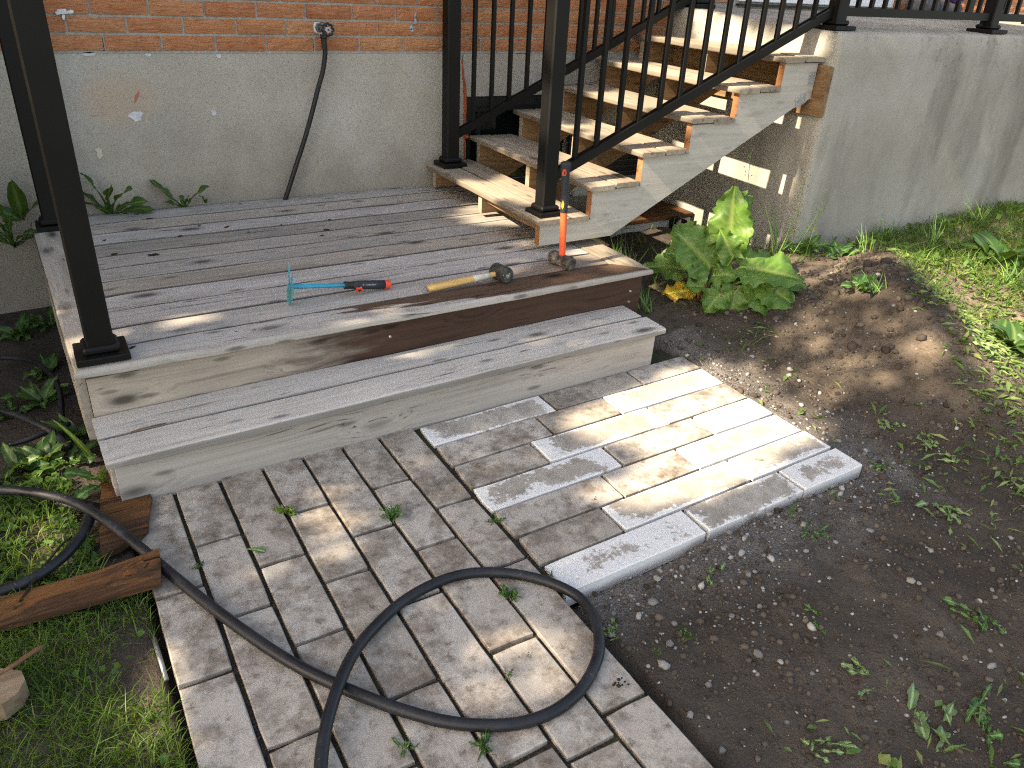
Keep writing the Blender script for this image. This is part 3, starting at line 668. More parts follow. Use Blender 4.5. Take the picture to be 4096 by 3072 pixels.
for x, z in ((DL-.12,-.085),(DL-.12,-.135),(1.02,-.08)):
    MB().tube([(0,.0025,0),(0,-.0035,0)], [.0055,.004], 8).obj('screw_head', MAT['galv'], deck, loc=(x, -DD+.0019, z))

step = empty('wooden_step', mat=M_STEP)
tag(step, 'long grey two-board wooden step in front of the deck', 'step')
SL = 2.1475
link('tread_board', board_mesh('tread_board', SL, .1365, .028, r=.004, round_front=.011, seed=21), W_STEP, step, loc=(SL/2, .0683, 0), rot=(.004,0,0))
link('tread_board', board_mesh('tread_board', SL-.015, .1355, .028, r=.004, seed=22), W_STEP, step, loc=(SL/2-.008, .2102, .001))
link('riser_board', board_mesh('riser_board', SL-.055, .175, .03, r=.004, seed=23), W_RISER, step, loc=(SL/2-.006, .024, -.0285-.0875), rot=(math.pi/2,0,0))
for x in (.04, SL-.07): link('end_board', board_mesh('end_board', .215, .14, .03, r=.004, seed=24), W_RISER, step, loc=(x, .165, -.0285-.07), rot=(math.pi/2,0,math.pi/2))

stairs = empty('wooden_stairs', mat=M_STAIR)
tag(stairs, 'open wooden staircase climbing from the deck to the concrete porch', 'stairs')
RUN, RISE, TL = .2715, .1328, 1.186
for i in range(6):
    for k in range(2):
        L = TL+rnd.uniform(-.004,.006)-(.012 if k and i in (2,3) else 0)
        link('tread_board', board_mesh('tread_board', L, .1405, .0268, r=.007, seed=40+i*2+k), W_TREAD[(i*2+k) % 3], stairs, loc=(i*RUN+.0703+k*.1455, L/2+(0 if k == 0 else .006), i*RISE+rnd.uniform(-.001,.001)), rot=(0, rnd.uniform(-.008,.008), math.pi/2))
def stringer(y0, mat, name='stringer'):
    P = [(.028,-.122)]
    for i in range(6):
        P += [(i*RUN+.028, i*RISE-.0285), ((i+1)*RUN+.028 if i < 5 else 1.618, i*RISE-.0285)]
    P += [(1.618,.467),(1.50,.42),(.43,-.119)]
    o = MB().prism(P, -.019, .019).obj(name, mat, stairs, loc=(0, y0, 0)); return o
so = stringer(.041, W_STRING); so.data.materials.append(W_CUT)
for pl in so.data.polygons:                  # sawn ends and notches show fresh brown wood
    if abs(pl.normal.y) < .5 and (abs(pl.normal.x) > .9): pl.material_index = 1
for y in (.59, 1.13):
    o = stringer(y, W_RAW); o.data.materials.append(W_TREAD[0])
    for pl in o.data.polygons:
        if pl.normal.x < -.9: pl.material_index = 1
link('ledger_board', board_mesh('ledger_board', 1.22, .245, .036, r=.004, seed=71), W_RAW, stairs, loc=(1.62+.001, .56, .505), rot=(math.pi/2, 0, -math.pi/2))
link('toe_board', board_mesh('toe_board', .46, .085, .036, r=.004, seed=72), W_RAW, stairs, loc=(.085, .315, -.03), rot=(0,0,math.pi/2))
plate(stairs, 1.588, .0215, .565, .045, .058); plate(stairs, 1.545, .0215, .458, .07, .05, rotm=(0,-.45,0))
for i in range(1, 6):                        # dirt caught on the sawn tread ends
    pass

# ================================================================== PORCH
porch = empty('concrete_porch', (5.5, -.6, 0)); tag(porch, 'raised grey concrete porch with streaked side and black railing on top', 'porch')
x0, y0, x1 = 3.572, -1.292, 9.0
def porch_mesh():
    R = .035; ys = []; vs = []; fs = []
    # outline in plan with a rounded front-left corner, walls with slight batter, rounded top edge
    plan = [(x0, -.002)]+[(x0, y) for y in np.linspace(-.15, y0+R, 9)]+[(x0+R-R*math.cos(a), y0+R-R*math.sin(a)) for a in np.radians([22,45,68])]+[(x, y0) for x in np.linspace(x0+R, x1, 36)]
    zl = lambda y: 1.288+.045*(y+1.28)
    lv = [(-.3, 0)]+[(z, 0) for z in np.linspace(.0, 1.18, 13)]+[(-99, .006),(-98, .022)]
    N = len(plan)
    for k, (z, ins) in enumerate(lv):
        for i, (x, y) in enumerate(plan):
            nxv = 1. if i <= 9 else (0 if i >= 13 else math.cos((i-9)*math.pi/8)); nyv = 0. if i <= 9 else (1 if i >= 13 else math.sin((i-9)*math.pi/8))
            top = zl(y); zz = z if z > -50 else (top-.016 if z == -99 else top-.003)
            b = .006*math.sin(x*3.1+zz*2)*math.sin(zz*4+y*5)+.003*math.sin(x*11+zz*9)
            vs.append((x+nxv*(ins+b*.5), y+nyv*(ins+b) if i > 0 else y, zz))
    for k in range(len(lv)-1):
        for i in range(N-1): fs.append((k*N+i, k*N+i+1, (k+1)*N+i+1, (k+1)*N+i))
    # top deck grid strip: inner edge to the wall
    base = (len(lv)-1)*N; inner = len(vs)
    for i, (x, y) in enumerate(plan):
        xx = x+.06 if i <= 9 else x+.05; vs.append((max(x+.0, x0+.06) if i <= 10 else x, max(y, y0+.06), zl(max(y, y0+.06))+.001))
    for i in range(N-1): fs.append((base+i, base+i+1, inner+i+1, inner+i))
    b2 = len(vs); vs += [(x0+.06, -.002, zl(-.002)), (x1, -.002, zl(-.002)), (x1, y0+.06, zl(y0+.06)), (x0+.06, y0+.06, zl(y0+.06))]
    fs.append((b2, b2+3, b2+2, b2+1))
    return MB().add(vs, fs).mesh('porch_body', True)
link('porch_body', porch_mesh(), MAT['porch'], porch, loc=(-5.5, .6, 0))
pz = lambda y: 1.288+.045*(y+1.28)

# ================================================================== RAILINGS
def post(parent, x, y, z, h, wd=.074, pw=.15, name='post', cap=True):
    """square post; its stepped base shoe and cap are sub-parts"""
    o = MB().cbox((-wd/2,-wd/2,.0),(wd/2,wd/2,h),.006).obj(name, MAT['black'], parent, loc=(x, y, z))
    b = MB(); b.cbox((-pw/2,-pw/2,0),(pw/2,pw/2,.021),.003); q = wd/2+.013
    b.cbox((-q,-q,.0215),(q,q,.046),.008); b.box((-pw*.5-.0006,-.0015,.002),(-pw*.5+.001,.0015,.02)); b.box((-.0015,-pw*.5-.0006,.002),(.0015,-pw*.5+.001,.02))
    b.obj('base_shoe', MAT['black'], o)
    if cap:
        MB().cbox((-wd/2-.008,-wd/2-.008,h),(wd/2+.008,wd/2+.008,h+.02),.004).obj('post_cap', MAT['black'], o)
    return o
def rail_bar(parent, A, B, wd, ht, name, groove=False):
    """sloped rail from A to B (centre line of the underside), plumb ends"""
    A, B = np.array(A, float), np.array(B, float); d = B-A; hd = np.array([d[0], d[1], 0]); hl = np.linalg.norm(hd); hd /= hl; s = np.array([-hd[1], hd[0], 0]); up = np.array([0,0,1.])
    prof = [(-wd/2,0),(wd/2,0),(wd/2,ht),(wd*.26,ht),(wd*.26,ht-.006),(-wd*.26,ht-.006),(-wd*.26,ht),(-wd/2,ht)] if groove else [(-wd/2,0),(wd/2,0),(wd/2,ht*.75),(wd*.3,ht),(-wd*.3,ht),(-wd/2,ht*.75)]
    vs = []
    for P in (A, B):
        for a, b in prof: vs.append(P+s*a+up*b)
    N = len(prof); fs = [(k, (k+1)%N, N+(k+1)%N, N+k) for k in range(N)]+[tuple(range(N))[::-1], tuple(range(N, 2*N))]
    c = np.array(parent.location); 
    return MB().add([np.array(v)-c for v in vs], fs).obj(name, MAT['black'], parent)
def baluster(parent, A, B, x, ty, wd=.0195, z_lift=.036, h=.74):
    t = (x-A[0])/(B[0]-A[0]) if abs(B[0]-A[0]) > 1e-6 else (ty-A[1])/(B[1]-A[1]); P = np.array(A)+(np.array(B)-np.array(A))*t; c = np.array(parent.location)
    return MB().box((-wd/2,-wd/2,0),(wd/2,wd/2,h)).obj('baluster', MAT['black'], parent, loc=tuple(P+np.array([0,0,z_lift])-c))
# near stair railing
G_ = 'black metal railings'
p1 = on(M_STAIR, .094, .094); pp = np.array((3.675, -1.165, pz(-1.165)))
rl = empty('stair_railing', tuple(p1)); tag(rl, 'black stair railing on the open garden side of the stairs', 'railing', G_)
post(rl, 0, 0, 0, 1.05, .072, .13)
A, B = (p1[0]+.036, -1.128, .655), (3.64, -1.15, 1.352)
rail_bar(rl, A, B, .042, .044, 'bottom_rail', True); rail_bar(rl, (A[0],A[1],A[2]+.76), (B[0],B[1],B[2]+.76), .05, .04, 'top_rail')
for k in range(13): baluster(rl, A, B, 2.16+.1135*k, 0)
# far stair railing
p2 = on(M_STAIR, .104, 1.088); p3 = np.array((3.71, -.12, pz(-.12)))
rl2 = empty('stair_railing', tuple(p2)); tag(rl2, 'black stair railing on the house side of the stairs beside the brick wall', 'railing', G_)
post(rl2, 0, 0, 0, 1.05, .074, .138)
A, B = (p2[0]+.037, p2[1], .660), (3.67, -.12, 1.385)
rail_bar(rl2, A, B, .042, .044, 'bottom_rail', True); rail_bar(rl2, (A[0],A[1],A[2]+.76), (B[0],B[1],B[2]+.76), .05, .04, 'top_rail')
for k in range(13): baluster(rl2, A, B, 2.175+.1115*k, 0)
post(rl2, *(p3-p2), 1.0, .074, .15)
# porch front railing
rl3 = empty('porch_railing', tuple(pp)); tag(rl3, 'black metal railing along the front edge of the concrete porch', 'railing', G_)
post(rl3, 0, 0, 0, 1.0, .074, .15)
q2 = np.array((5.02, -1.168, pz(-1.168))); post(rl3, *(q2-pp), 1.0, .076, .16)
q3 = np.array((6.62, -1.168, pz(-1.168))); post(rl3, *(q3-pp), 1.0, .076, .16)
for a, b in ((pp, q2), (q2, q3)):
    A, B = (a[0]+.037, -1.167, a[2]+.064), (b[0]-.037, -1.167, b[2]+.064)
    rail_bar(rl3, A, B, .042, .04, 'bottom_rail', True); rail_bar(rl3, (A[0],A[1],A[2]+.78), (B[0],B[1],B[2]+.78), .05, .04, 'top_rail')
    n = 11 if a is pp else 13
    for k in range(1, n+1): baluster(rl3, A, B, A[0]+(B[0]-A[0])*k/(n+1), 0)
# deck end railing (two posts at the left)
d1 = on(M_DECK, .0915, -1.480); d2 = on(M_DECK, .082, -.128)
rl4 = empty('deck_railing', tuple(d1)); tag(rl4, 'tall black railing posts standing at the left end of the wooden deck', 'railing', G_)
post(rl4, 0, 0, 0, 1.3, .078, .15); post(rl4, *(d2-d1), 1.3, .072, .13)
A, B = (d1[0], d1[1]+.039, d1[2]+1.12), (d2[0], d2[1]-.036, d2[2]+1.12)
rail_bar(rl4, A, B, .05, .04, 'top_rail')

# ================================================================== TOOLS ON THE DECK
def dk(x, y, h=0):                           # world point h above the deck surface under world x,y
    mi = M_DECK.inverted(); l = mi @ Vector((x, y, .36)); return np.array(M_DECK @ Vector((l.x, l.y, h)))
def lathe(pts, prof, n=20):                   # prof: (t, r) along straight line pts[0]->pts[1]
    a, b = np.array(pts[0], float), np.array(pts[1], float); return MB().tube([a+(b-a)*t for t, r in prof], [r for t, r in prof], n)
# sledge hammer standing on its head
c = dk(1.948, -1.392, .0315); ax = np.array((.19,-.975,0)); ax /= np.linalg.norm(ax); ax[2] = -.02
sl = empty('sledge_hammer', tuple(dk(1.948,-1.392,0))); tag(sl, 'sledge hammer with orange and black handle standing upright on its steel head', 'hammer')
L0 = tuple(-np.array(sl.location))
prof = [(0,.022),(.03,.0285),(.08,.0305),(.25,.0305),(.36,.0265),(.5,.027),(.64,.0265),(.75,.0305),(.92,.0305),(.97,.0285),(1,.022)]
def m_sledge():
    t = NT('scuffed_hammer_steel'); v = t.coords(); n = t.noise(v, 16, 6, .7)
    cc = t.ramp(n, [(.35, (.018,.017,.017)), (.5, (.075,.065,.055)), (.62, (.20,.17,.13)), (.72, (.33,.28,.21))])
    t.bump(t.noise(v, 70, 4), .4, .004); t.b.inputs['Metallic'].default_value = .25; return t.fin(cc, .5, .5)
MS = m_sledge()
lathe((c-ax*.064, c+ax*.064), prof, 10).obj('head', MS, sl, loc=L0)
lean = np.array((-.016, .004, .40)); hb = c+np.array((.0,.0,.02))
def hp(t): return hb+lean*t
lathe((hp(0), hp(.50)), [(0,.0145),(.06,.0142),(.96,.0142),(1,.0145)], 14).obj('handle_shaft', MAT['orangeh'], sl, True, loc=L0)
lathe((hp(.47), hp(1)), [(0,.0135),(.02,.0152),(.2,.0158),(.5,.0165),(.75,.0175),(.88,.0205),(.95,.0225),(.985,.0215),(1,.014)], 16).obj('grip_sleeve', MAT['grip'], sl, True, loc=L0)
toward = CAM-hp(.6); toward[2] = 0; toward /= np.linalg.norm(toward); side = np.cross(toward, [0,0,1.])*-1
def face_patch(t, off, pts, name, mat, rad):
    P = hp(t)+side*off; q = []
    for a, b in pts:
        q.append(P+side*a+toward*(math.sqrt(max(rad*rad-(a+off)**2, 1e-6))+.0006)+np.array([0,0,b]))
    n = len(q); q2 = [p-toward*.003 for p in q]
    MB().add(q+q2, [tuple(range(n))]+[(k,(k+1)%n,n+(k+1)%n,n+k) for k in range(n)]).obj(name, mat, sl, loc=L0)
face_patch(.565, -.006, [(0,.019),(.006,.006),(.005,-.010),(0,-.019),(-.006,-.006),(-.005,.008)], 'yellow_diamond', MAT['yellow'], .0163)
face_patch(.9, -.004, [(-.008,-.013),(.008,-.013),(.008,.004),(.004,.012),(-.004,.012),(-.008,.004)], 'hang_hole_rim', MAT['orange'], .0208)
face_patch(.898, -.003, [(-.003,-.008),(.003,-.008),(.004,.004),(0,.008),(-.004,.004)], 'hang_hole', MAT['redstem'], .0213)
gm = plain('grip_groove', (.065,.07,.08), .7, .3)
mb = MB()
for k in range(13):
    t = .60+k*.0215; r = .0165+.0004*k
    for s_ in (1,):
        arc = [hp(t)+side*(r+.0004)*math.sin(a)+toward*(r+.0004)*math.cos(a)+np.array([0,0,-.010*math.sin(max(a,0)*2.2)]) for a in np.linspace(-.1, 1.35, 8)]
        mb.tube(arc, .0008, 4)
mb.obj('grip_groove', gm, sl, loc=L0)
# rubber mallet
hc = dk(1.6185, -1.437, .0345); mx = np.array((.09,-.99,.03)); mx /= np.linalg.norm(mx)
ml = empty('rubber_mallet', tuple(dk(1.6,-1.44,0))); tag(ml, 'black rubber mallet with pale wooden handle lying on the deck', 'mallet'); L0 = tuple(-np.array(ml.location))
lathe((hc-mx*.046, hc+mx*.046), [(0,.024),(.03,.0305),(.08,.0325),(.42,.0325),(.44,.0312),(.48,.0312),(.5,.0325),(.93,.0325),(.97,.0305),(1,.026)], 24).obj('head', MAT['rubber'], ml, True, loc=L0)
hend = dk(1.287, -1.443, .0165); mid = hc+(hend-hc)*.12
MB().tube([hc+(hend-hc)*t for t in (.0,.09,.2,.35,.55,.75,.93,1)], [.0105,.0105,.0115,.0128,.0142,.0150,.0150,.0125], 16).obj('handle', W_HANDLE, ml, True, loc=L0)
MB().tube([hc+(hend-hc)*t for t in (.16,.2,.33,.4)], [.0113,.0121,.0133,.0136], 14).obj('dried_tape', MAT['dust'], ml, True, loc=L0)
d_ = (hend-hc)/np.linalg.norm(hend-hc); cc = hend+d_*.010; s2 = np.cross(d_, [0,0,1.])
MB().tube([cc+.0085*(math.cos(a)*d_+math.sin(a)*(s2*.8+np.array([0,0,.45]))) for a in np.linspace(0, 2*math.pi, 17)], .0014, 6, cap=False).obj('hanging_ring', MAT['zinc'], ml, True, loc=L0)
rng = random.Random(4); f0 = hc+mx*.0467; u1 = np.cross(mx, [0,0,1.]); u1 /= np.linalg.norm(u1); u2 = np.cross(mx, u1); mb = MB()
for k in range(46):                          # dried cement flecks on the striking face
    a = rng.uniform(0, 2*math.pi); r = abs(rng.gauss(0, .0095)); p = f0+u1*r*math.cos(a)+u2*r*math.sin(a); s_ = rng.uniform(.0008,.0024)
    if r > .024: continue
    mb.add([p+(u1*math.cos(b)+u2*math.sin(b))*s_*rng.uniform(.5,1.2) for b in (0,1.3,2.6,3.9,5.2)], [(0,1,2,3,4)])
mb.obj('cement_flecks', MAT['dust'], ml, loc=L0)
# hand hoe
j = dk(.778, -1.3655, .070); ge = dk(1.165, -1.352, .0185); cl = j+(ge-j)*.53; hd = (ge-j)/np.linalg.norm(ge-j)
ho = empty('hand_hoe', tuple(dk(.95,-1.35,0))); tag(ho, 'turquoise hand hoe with dark grey grip and orange end cap', 'hand hoe'); L0 = tuple(-np.array(ho.location))
MB().tube([j-hd*.006, j+(cl-j)*.03, cl], [.0085,.0088,.0088], 8).obj('shaft', MAT['teal'], ho, loc=L0)
sdv = np.cross(hd, [0,0,1.]); sdv /= np.linalg.norm(sdv); upv = np.cross(sdv, hd)
mb = MB(); g = [(-.006,.006),(.006,.006),(.004,.0105),(-.004,.0105)]
for s_ in (1,):
    pts = [j+hd*.02+toward*0+(-sdv)*0, cl]
mb.tube([j+hd*.02+upv*.009, cl-hd*.01+upv*.009], .0022, 5); mb.tube([j+hd*.02-sdv*.009*1, cl-hd*.01-sdv*.009], .0022, 5); mb.tube([j+hd*.02+sdv*.009*1, cl-hd*.01+sdv*.009], .0022, 5)
mb.obj('shaft_rib', MAT['teal'], ho, True, loc=L0)
def flat(poly, th, name, mat):
    """flat plate in the plane across the shaft: (side, up) outline"""
    a = [j+sdv*x+upv*z+hd*(-.004*abs(z)/.07-.0) for x, z in poly]; b = [p-hd*th for p in a]; n = len(a)
    MB().add(a+b, [tuple(range(n)), tuple(range(n,2*n))[::-1]]+[(k,(k+1)%n,n+(k+1)%n,n+k) for k in range(n)]).obj(name, mat, ho, loc=L0)
flat([(-.012,.012),(.012,.012),(.034,-.004),(.030,-.040),(.004,-.069),(-.004,-.069),(-.030,-.040),(-.034,-.004)], .0022, 'hoe_blade', MAT['tealdark'])
for s_ in (-1, 1):
    flat([(s_*.006,.010),(s_*.014,.010),(s_*.020,.050),(s_*.017,.076 if s_ < 0 else .040),(s_*.012,.05 if s_ < 0 else .03)], .004, 'prong', MAT['teal'])
lathe((cl-hd*.004, cl+hd*.034), [(0,.012),(.05,.0150),(.45,.0150),(.5,.0135),(.58,.0135),(.62,.0145),(1,.0145)], 18).obj('collar', MAT['blackp'], ho, True, loc=L0)
lathe((cl+hd*.03, ge-hd*.022), [(0,.0145),(.12,.0168),(.3,.0172),(.6,.0172),(1,.0168)], 20).obj('grip', MAT['grip'], ho, True, loc=L0)
lathe((ge-hd*.022, ge+hd*.003), [(0,.0172),(.1,.0175),(.8,.0165),(1,.012)], 18).obj('end_cap', MAT['orange'], ho, True, loc=L0)
kc = cl+hd*.05; tw = CAM-kc; tw -= hd*(tw@hd); tw /= np.linalg.norm(tw); tw = tw-np.array([0,0,.9]); tw -= hd*(tw@hd); tw /= np.linalg.norm(tw)
kc = kc+tw*.0205; k1 = hd; k2 = np.cross(tw, hd); ol = []
for k in range(40):
    a = 2*math.pi*k/40; r = .0125+.0038*math.cos(5*a); ol.append((r*math.cos(a), r*math.sin(a)))
a_ = [kc+k1*x+k2*y for x, y in ol]; b_ = [p+tw*.006 for p in a_]; n = 40
MB().add(a_+b_, [tuple(range(n))[::-1], tuple(range(n,2*n))]+[(k,(k+1)%n,n+(k+1)%n,n+k) for k in range(n)]).obj('star_knob', MAT['orange'], ho, loc=L0)
MB().tube([kc+tw*.0055, kc+tw*.0078], .0058, 14).obj('knob_centre', MAT['blackp'], ho, loc=L0)
# printed brand lettering on the grip, turned towards the viewer as in the photograph
tc = bpy.data.curves.new('grip_lettering', 'FONT'); tc.body = 'GARDENA'; tc.size = .0085; tc.space_character = 1.12; tc.extrude = .0001; tc.align_x = 'CENTER'; tc.align_y = 'CENTER'
gc = cl+hd*.098; nv = CAM-gc; nv -= hd*(nv@hd); nv /= np.linalg.norm(nv); uv_ = np.cross(nv, hd)
m4 = Matrix.Identity(4); pos = gc+nv*.0173
for i in range(3): m4[i][0], m4[i][1], m4[i][2], m4[i][3] = hd[i], uv_[i], nv[i], pos[i]-ho.location[i]
to = bpy.data.objects.new('grip_lettering', tc); COL.objects.link(to); to.data.materials.append(MAT['silver']); to.parent = ho
dg = bpy.context.evaluated_depsgraph_get(); tm = bpy.data.meshes.new_from_object(to.evaluated_get(dg)); bpy.data.objects.remove(to)
tm.name = 'grip_lettering'
link('grip_lettering', tm, MAT['silver'], ho, M=m4)
mb = MB(); lc = gc-hd*.031+nv*.0173
for k in range(8):
    a = 2*math.pi*k/8; mb.tube([lc+(hd*math.cos(a)+uv_*math.sin(a))*.0014, lc+(hd*math.cos(a)+uv_*math.sin(a))*.0036], .0006, 4)
mb.obj('grip_emblem', MAT['silver'], ho, loc=L0)

# ================================================================== HOSES
H1 = [(-.55,-1.45),(-.38,-1.53),(-.216,-1.63),(-.122,-1.696),(-.031,-1.794),(.041,-1.93),(.105,-2.09),(.162,-2.246),(.223,-2.404),(.281,-2.541),(.33,-2.646),(.372,-2.723),(.415,-2.789),(.473,-2.869),(.531,-2.939),(.591,-3.0),(.657,-3.047),(.73,-3.081),(.807,-3.092),(.886,-3.078),(.958,-3.041),(1.015,-2.991),(1.058,-2.919),(1.074,-2.844),(1.057,-2.78),(1.012,-2.712),(.945,-2.652),(.867,-2.611),(.789,-2.599),(.703,-2.61),(.627,-2.636),(.546,-2.682),(.488,-2.726),(.441,-2.778),(.395,-2.841),(.358,-2.902),(.322,-2.98),(.29,-3.08),(.26,-3.25),(.25,-3.5)]
zz = [.03,.03,.03,.03,.032,.034,.034,.018,.015,.015]+[.0145]*21+[.018,.032,.0425,.0425,.034,.022,.015,.0145,.0145]
pts = [reproj(x, y, z) for (x, y), z in zip(H1, zz)]
hose = MB().tube(smooth_path(pts, 6), .0142, 14).obj('garden_hose', MAT['hose'], None, True); tag(hose, 'thick black garden hose looping once over the grey pavers', 'hose', )
H2 = [(-.5,-2.13),(-.36,-2.135),(-.222,-2.117),(-.161,-2.107),(-.107,-2.075),(-.06,-2.026),(-.02,-1.958),(.004,-1.887),(.002,-1.837),(-.02,-1.80),(-.07,-1.74)]
h2 = MB().tube(smooth_path([reproj(x, y, .022) if i < 9 else np.array((x, y, -.005)) for i, (x, y) in enumerate(H2)], 6), .0142, 12).obj('garden_hose', MAT['hose'], None, True); tag(h2, 'curved end of black hose lying in the grass at the left edge', 'hose')
wp = [wallpt(x*.6329, y*.6329, -.05) for x, y in ((2045,225),(2047,260),(2055,330),(2040,450),(2010,560),(1970,720),(1925,880),(1870,1050),(1810,1240))]+[np.array((1.11,-.035,.3)),np.array((1.09,-.03,.05))]
wh = MB().tube(smooth_path(wp, 5), .0118, 12).obj('wall_hose', MAT['hose'], None, True); tag(wh, 'thin black hose hanging from the wall tap down behind the deck', 'hose')
lathe((wp[0]+np.array([0,0,.006]), wp[1]-np.array([0,0,.035])), [(0,.0165),(.25,.0165),(.3,.0135),(1,.0128)], 14).obj('hose_coupling', MAT['blackp'], wh)
# irrigation pipes in the dark bed at the left
def gpt(u, v, z): 
    d = FW+RT*(u-2048)/3103-UP*(v-1536)/3103; t = (z-CAM[2])/d[2]; return CAM+t*d
DP = lambda x, y, z: gpt(x*4096/2212, y*3072/1659, z)
pipes = [([(0,772),(45,775),(85,790),(115,815),(130,850),(133,900),(130,960)], .010, 'bent black pipe running down beside the deck in the dark bed', 0),
         ([(0,885),(40,898),(90,920),(125,942),(150,965)], .011, 'straight black pipe lying across the weeds below the deck corner', .005),
         ([(20,960),(60,950),(110,930),(150,915)], .009, 'short black pipe crossing under the others in the weeds', 0)]
for P, r, lb, z in pipes:
    tag(MB().tube(smooth_path([DP(x, y, z) for x, y in P], 5), r, 10).obj('black_pipe', MAT['hose'], None, True), lb, 'pipe', 'black pipes in the bed')

# ================================================================== LOOSE TIMBER, STICKS
def plank(pts, z, T, mat, name, label, cat='plank', tilt=None, split=False):
    q = [np.array(p, float) for p in pts]; c = sum(q)/len(q); n = len(q)
    zz_ = [z]*n if tilt is None else tilt
    top = [(p[0]-c[0], p[1]-c[1], h-z) for p, h in zip(q, zz_)]; bot = [(x, y, h-T) for x, y, h in top]
    o = MB().add(top+bot, [tuple(range(n)), tuple(range(n,2*n))[::-1]]+[(k,(k+1)%n,n+(k+1)%n,n+k) for k in range(n)]).obj(name, mat, None, loc=(c[0], c[1], z))
    return tag(o, label, cat)
plank([(-.62,-2.12),(-.22,-2.145),(.0,-2.163),(.149,-2.164),(.147,-2.188),(.105,-2.192),(.108,-2.200),(.146,-2.204),(.134,-2.293),(.0,-2.279),(-.221,-2.256),(-.62,-2.235)], .034, .018, W_OLD, 'rotten_plank', 'split dark brown plank pointing right over the hose end', tilt=[.015,.02,.03,.046,.046,.044,.044,.045,.040,.032,.02,.015])
plank([(.06,-1.64),(.168,-1.80),(.172,-1.86),(.155,-1.93),(.138,-2.019),(.110,-2.051),(.085,-2.045),(.06,-2.062),(.011,-2.077),(.020,-1.95),(.025,-1.901)], .012, .02, W_OLD, 'rotten_plank', 'stained brown board lying partly under the left end of the step')
plank([(-.36,-2.40),(-.217,-2.43),(-.18,-2.457),(-.174,-2.487),(-.188,-2.519),(-.218,-2.54),(-.36,-2.52)], .045, .045, W_BLOCK, 'timber_offcut', 'sawn timber offcut in the grass at the lower left edge', 'offcut')
def stick(P, r, name, label, mat, z=None):
    tag(MB().tube(smooth_path(P, 4), r, 7).obj(name, mat, None, True), label, 'stick')
stick([(-.135,-2.413,.055),(-.165,-2.434,.06),(-.193,-2.453,.062),(-.22,-2.462,.06)], [.006]*3+[.005]*10, 'broken_stick', 'short brown broken stick beside the sawn offcut', MAT['twig'])
stick([(-.18,-2.19,.022),(-.13,-2.10,.03),(-.077,-2.009,.028),(-.05,-1.97,.02)], .0035, 'thin_twig', 'thin dark twig lying in the grass above the split plank', MAT['bark'])
sp = MB().tube([(.0875,-2.44,-.004),(.0895,-2.50,-.006),(.092,-2.58,-.008)], .0055, 8).obj('edging_spike', MAT['zinc'], None, True); tag(sp, 'grey metal edging spike lying along the left side of the pavers', 'spike')
# raised wooden edging under the stairs, pipe end, grey box
ed = empty('timber_edging', (3.25,-.36,.15)); tag(ed, 'brown plank edging under the stairs covered with bark bits', 'edging')
link('top_plank', board_mesh('top_plank', .62, .30, .03, seed=81), W_OLD, ed, loc=(0,0,.05)); link('front_plank', board_mesh('front_plank', .62, .075, .028, seed=82), W_STEP, ed, loc=(-.005,-.135,-.02), rot=(math.pi/2,0,0))
pe = MB().tube([(3.40,-.585,.15),(3.42,-.50,.15)], .045, 20, cap=False).obj('drain_pipe', MAT['blackp'], None, True); tag(pe, 'open black drain pipe end under the plank behind the rhubarb', 'pipe')
gb = empty('plastic_box', (2.94,-.12,.275)); tag(gb, 'small grey plastic box seen under the second stair tread', 'box')
MB().cbox((-.075,-.05,0),(.075,.05,.09),.006).obj('box_body', MAT['greybox'], gb); MB().cbox((-.079,-.054,.091),(.079,.054,.103),.004).obj('box_lid', MAT['greybox'], gb)
# things on the porch behind the railing
pzz = pz(-.12)
bag = empty('cloth_bundle', (5.95,-.18,pz(-.18))); tag(bag, 'bundle of grey and purple cloth beside the white door', 'bundle')
def lump(c, r, seed):
    rr = random.Random(seed); vs = []; fs = []; n, m = 12, 7
    for i in range(m):
        a = math.pi*(i/(m-1)-.5)
        for k in range(n):
            b = 2*math.pi*k/n; q = 1+.16*math.sin(3*b+seed)*math.cos(2*a)+rr.uniform(-.05,.05); vs.append((c[0]+r[0]*q*math.cos(a)*math.cos(b), c[1]+r[1]*q*math.cos(a)*math.sin(b), c[2]+r[2]*q*math.sin(a)))
    for i in range(m-1):
        for k in range(n): fs.append((i*n+k, i*n+(k+1)%n, (i+1)*n+(k+1)%n, (i+1)*n+k))
    return MB().add(vs, fs)
lump((-.13,0,.07),(.16,.09,.075),3).obj('grey_bundle', MAT['greycloth'], bag, True); lump((.2,.02,.055),(.15,.08,.06),5).obj('grey_bundle', MAT['greycloth'], bag, True)
lump((.22,-.02,.15),(.11,.06,.05),6).obj('purple_bundle', MAT['purple'], bag, True); lump((-.05,-.03,.145),(.06,.05,.02),8).obj('pink_strap', MAT['pinkcloth'], bag, True)
ch = empty('patio_chair', (6.55,-.45,pz(-.45))); tag(ch, 'black metal patio chair on the porch behind the railing', 'chair')
for sx in (-.22,.22):
    for sy in (-.22,.22): MB().box((-.02,-.02,0),(.02,.02,.44)).obj('leg', MAT['black'], ch, loc=(sx,sy,0))
MB().cbox((-.26,-.26,.44),(.26,.26,.47),.008).obj('seat', MAT['black'], ch); MB().cbox((-.26,.22,.471),(.26,.26,.95),.01).obj('backrest', MAT['black'], ch); MB().box((-.2,-.012,.1),(.2,.012,.13)).obj('stretcher', MAT['black'], ch, loc=(0,-.22,0))
bx = empty('white_tray', (7.25,-.35,pz(-.35))); tag(bx, 'white tray with grey rim on the porch beyond the second post', 'tray')
MB().cbox((-.3,-.18,0),(.3,.18,.06),.01).obj('tray_body', MAT['doorw'], bx); MB().cbox((-.05,-.19,-.0),(.42,-.181,.07),.003).obj('tray_rim', MAT['greycloth'], bx)

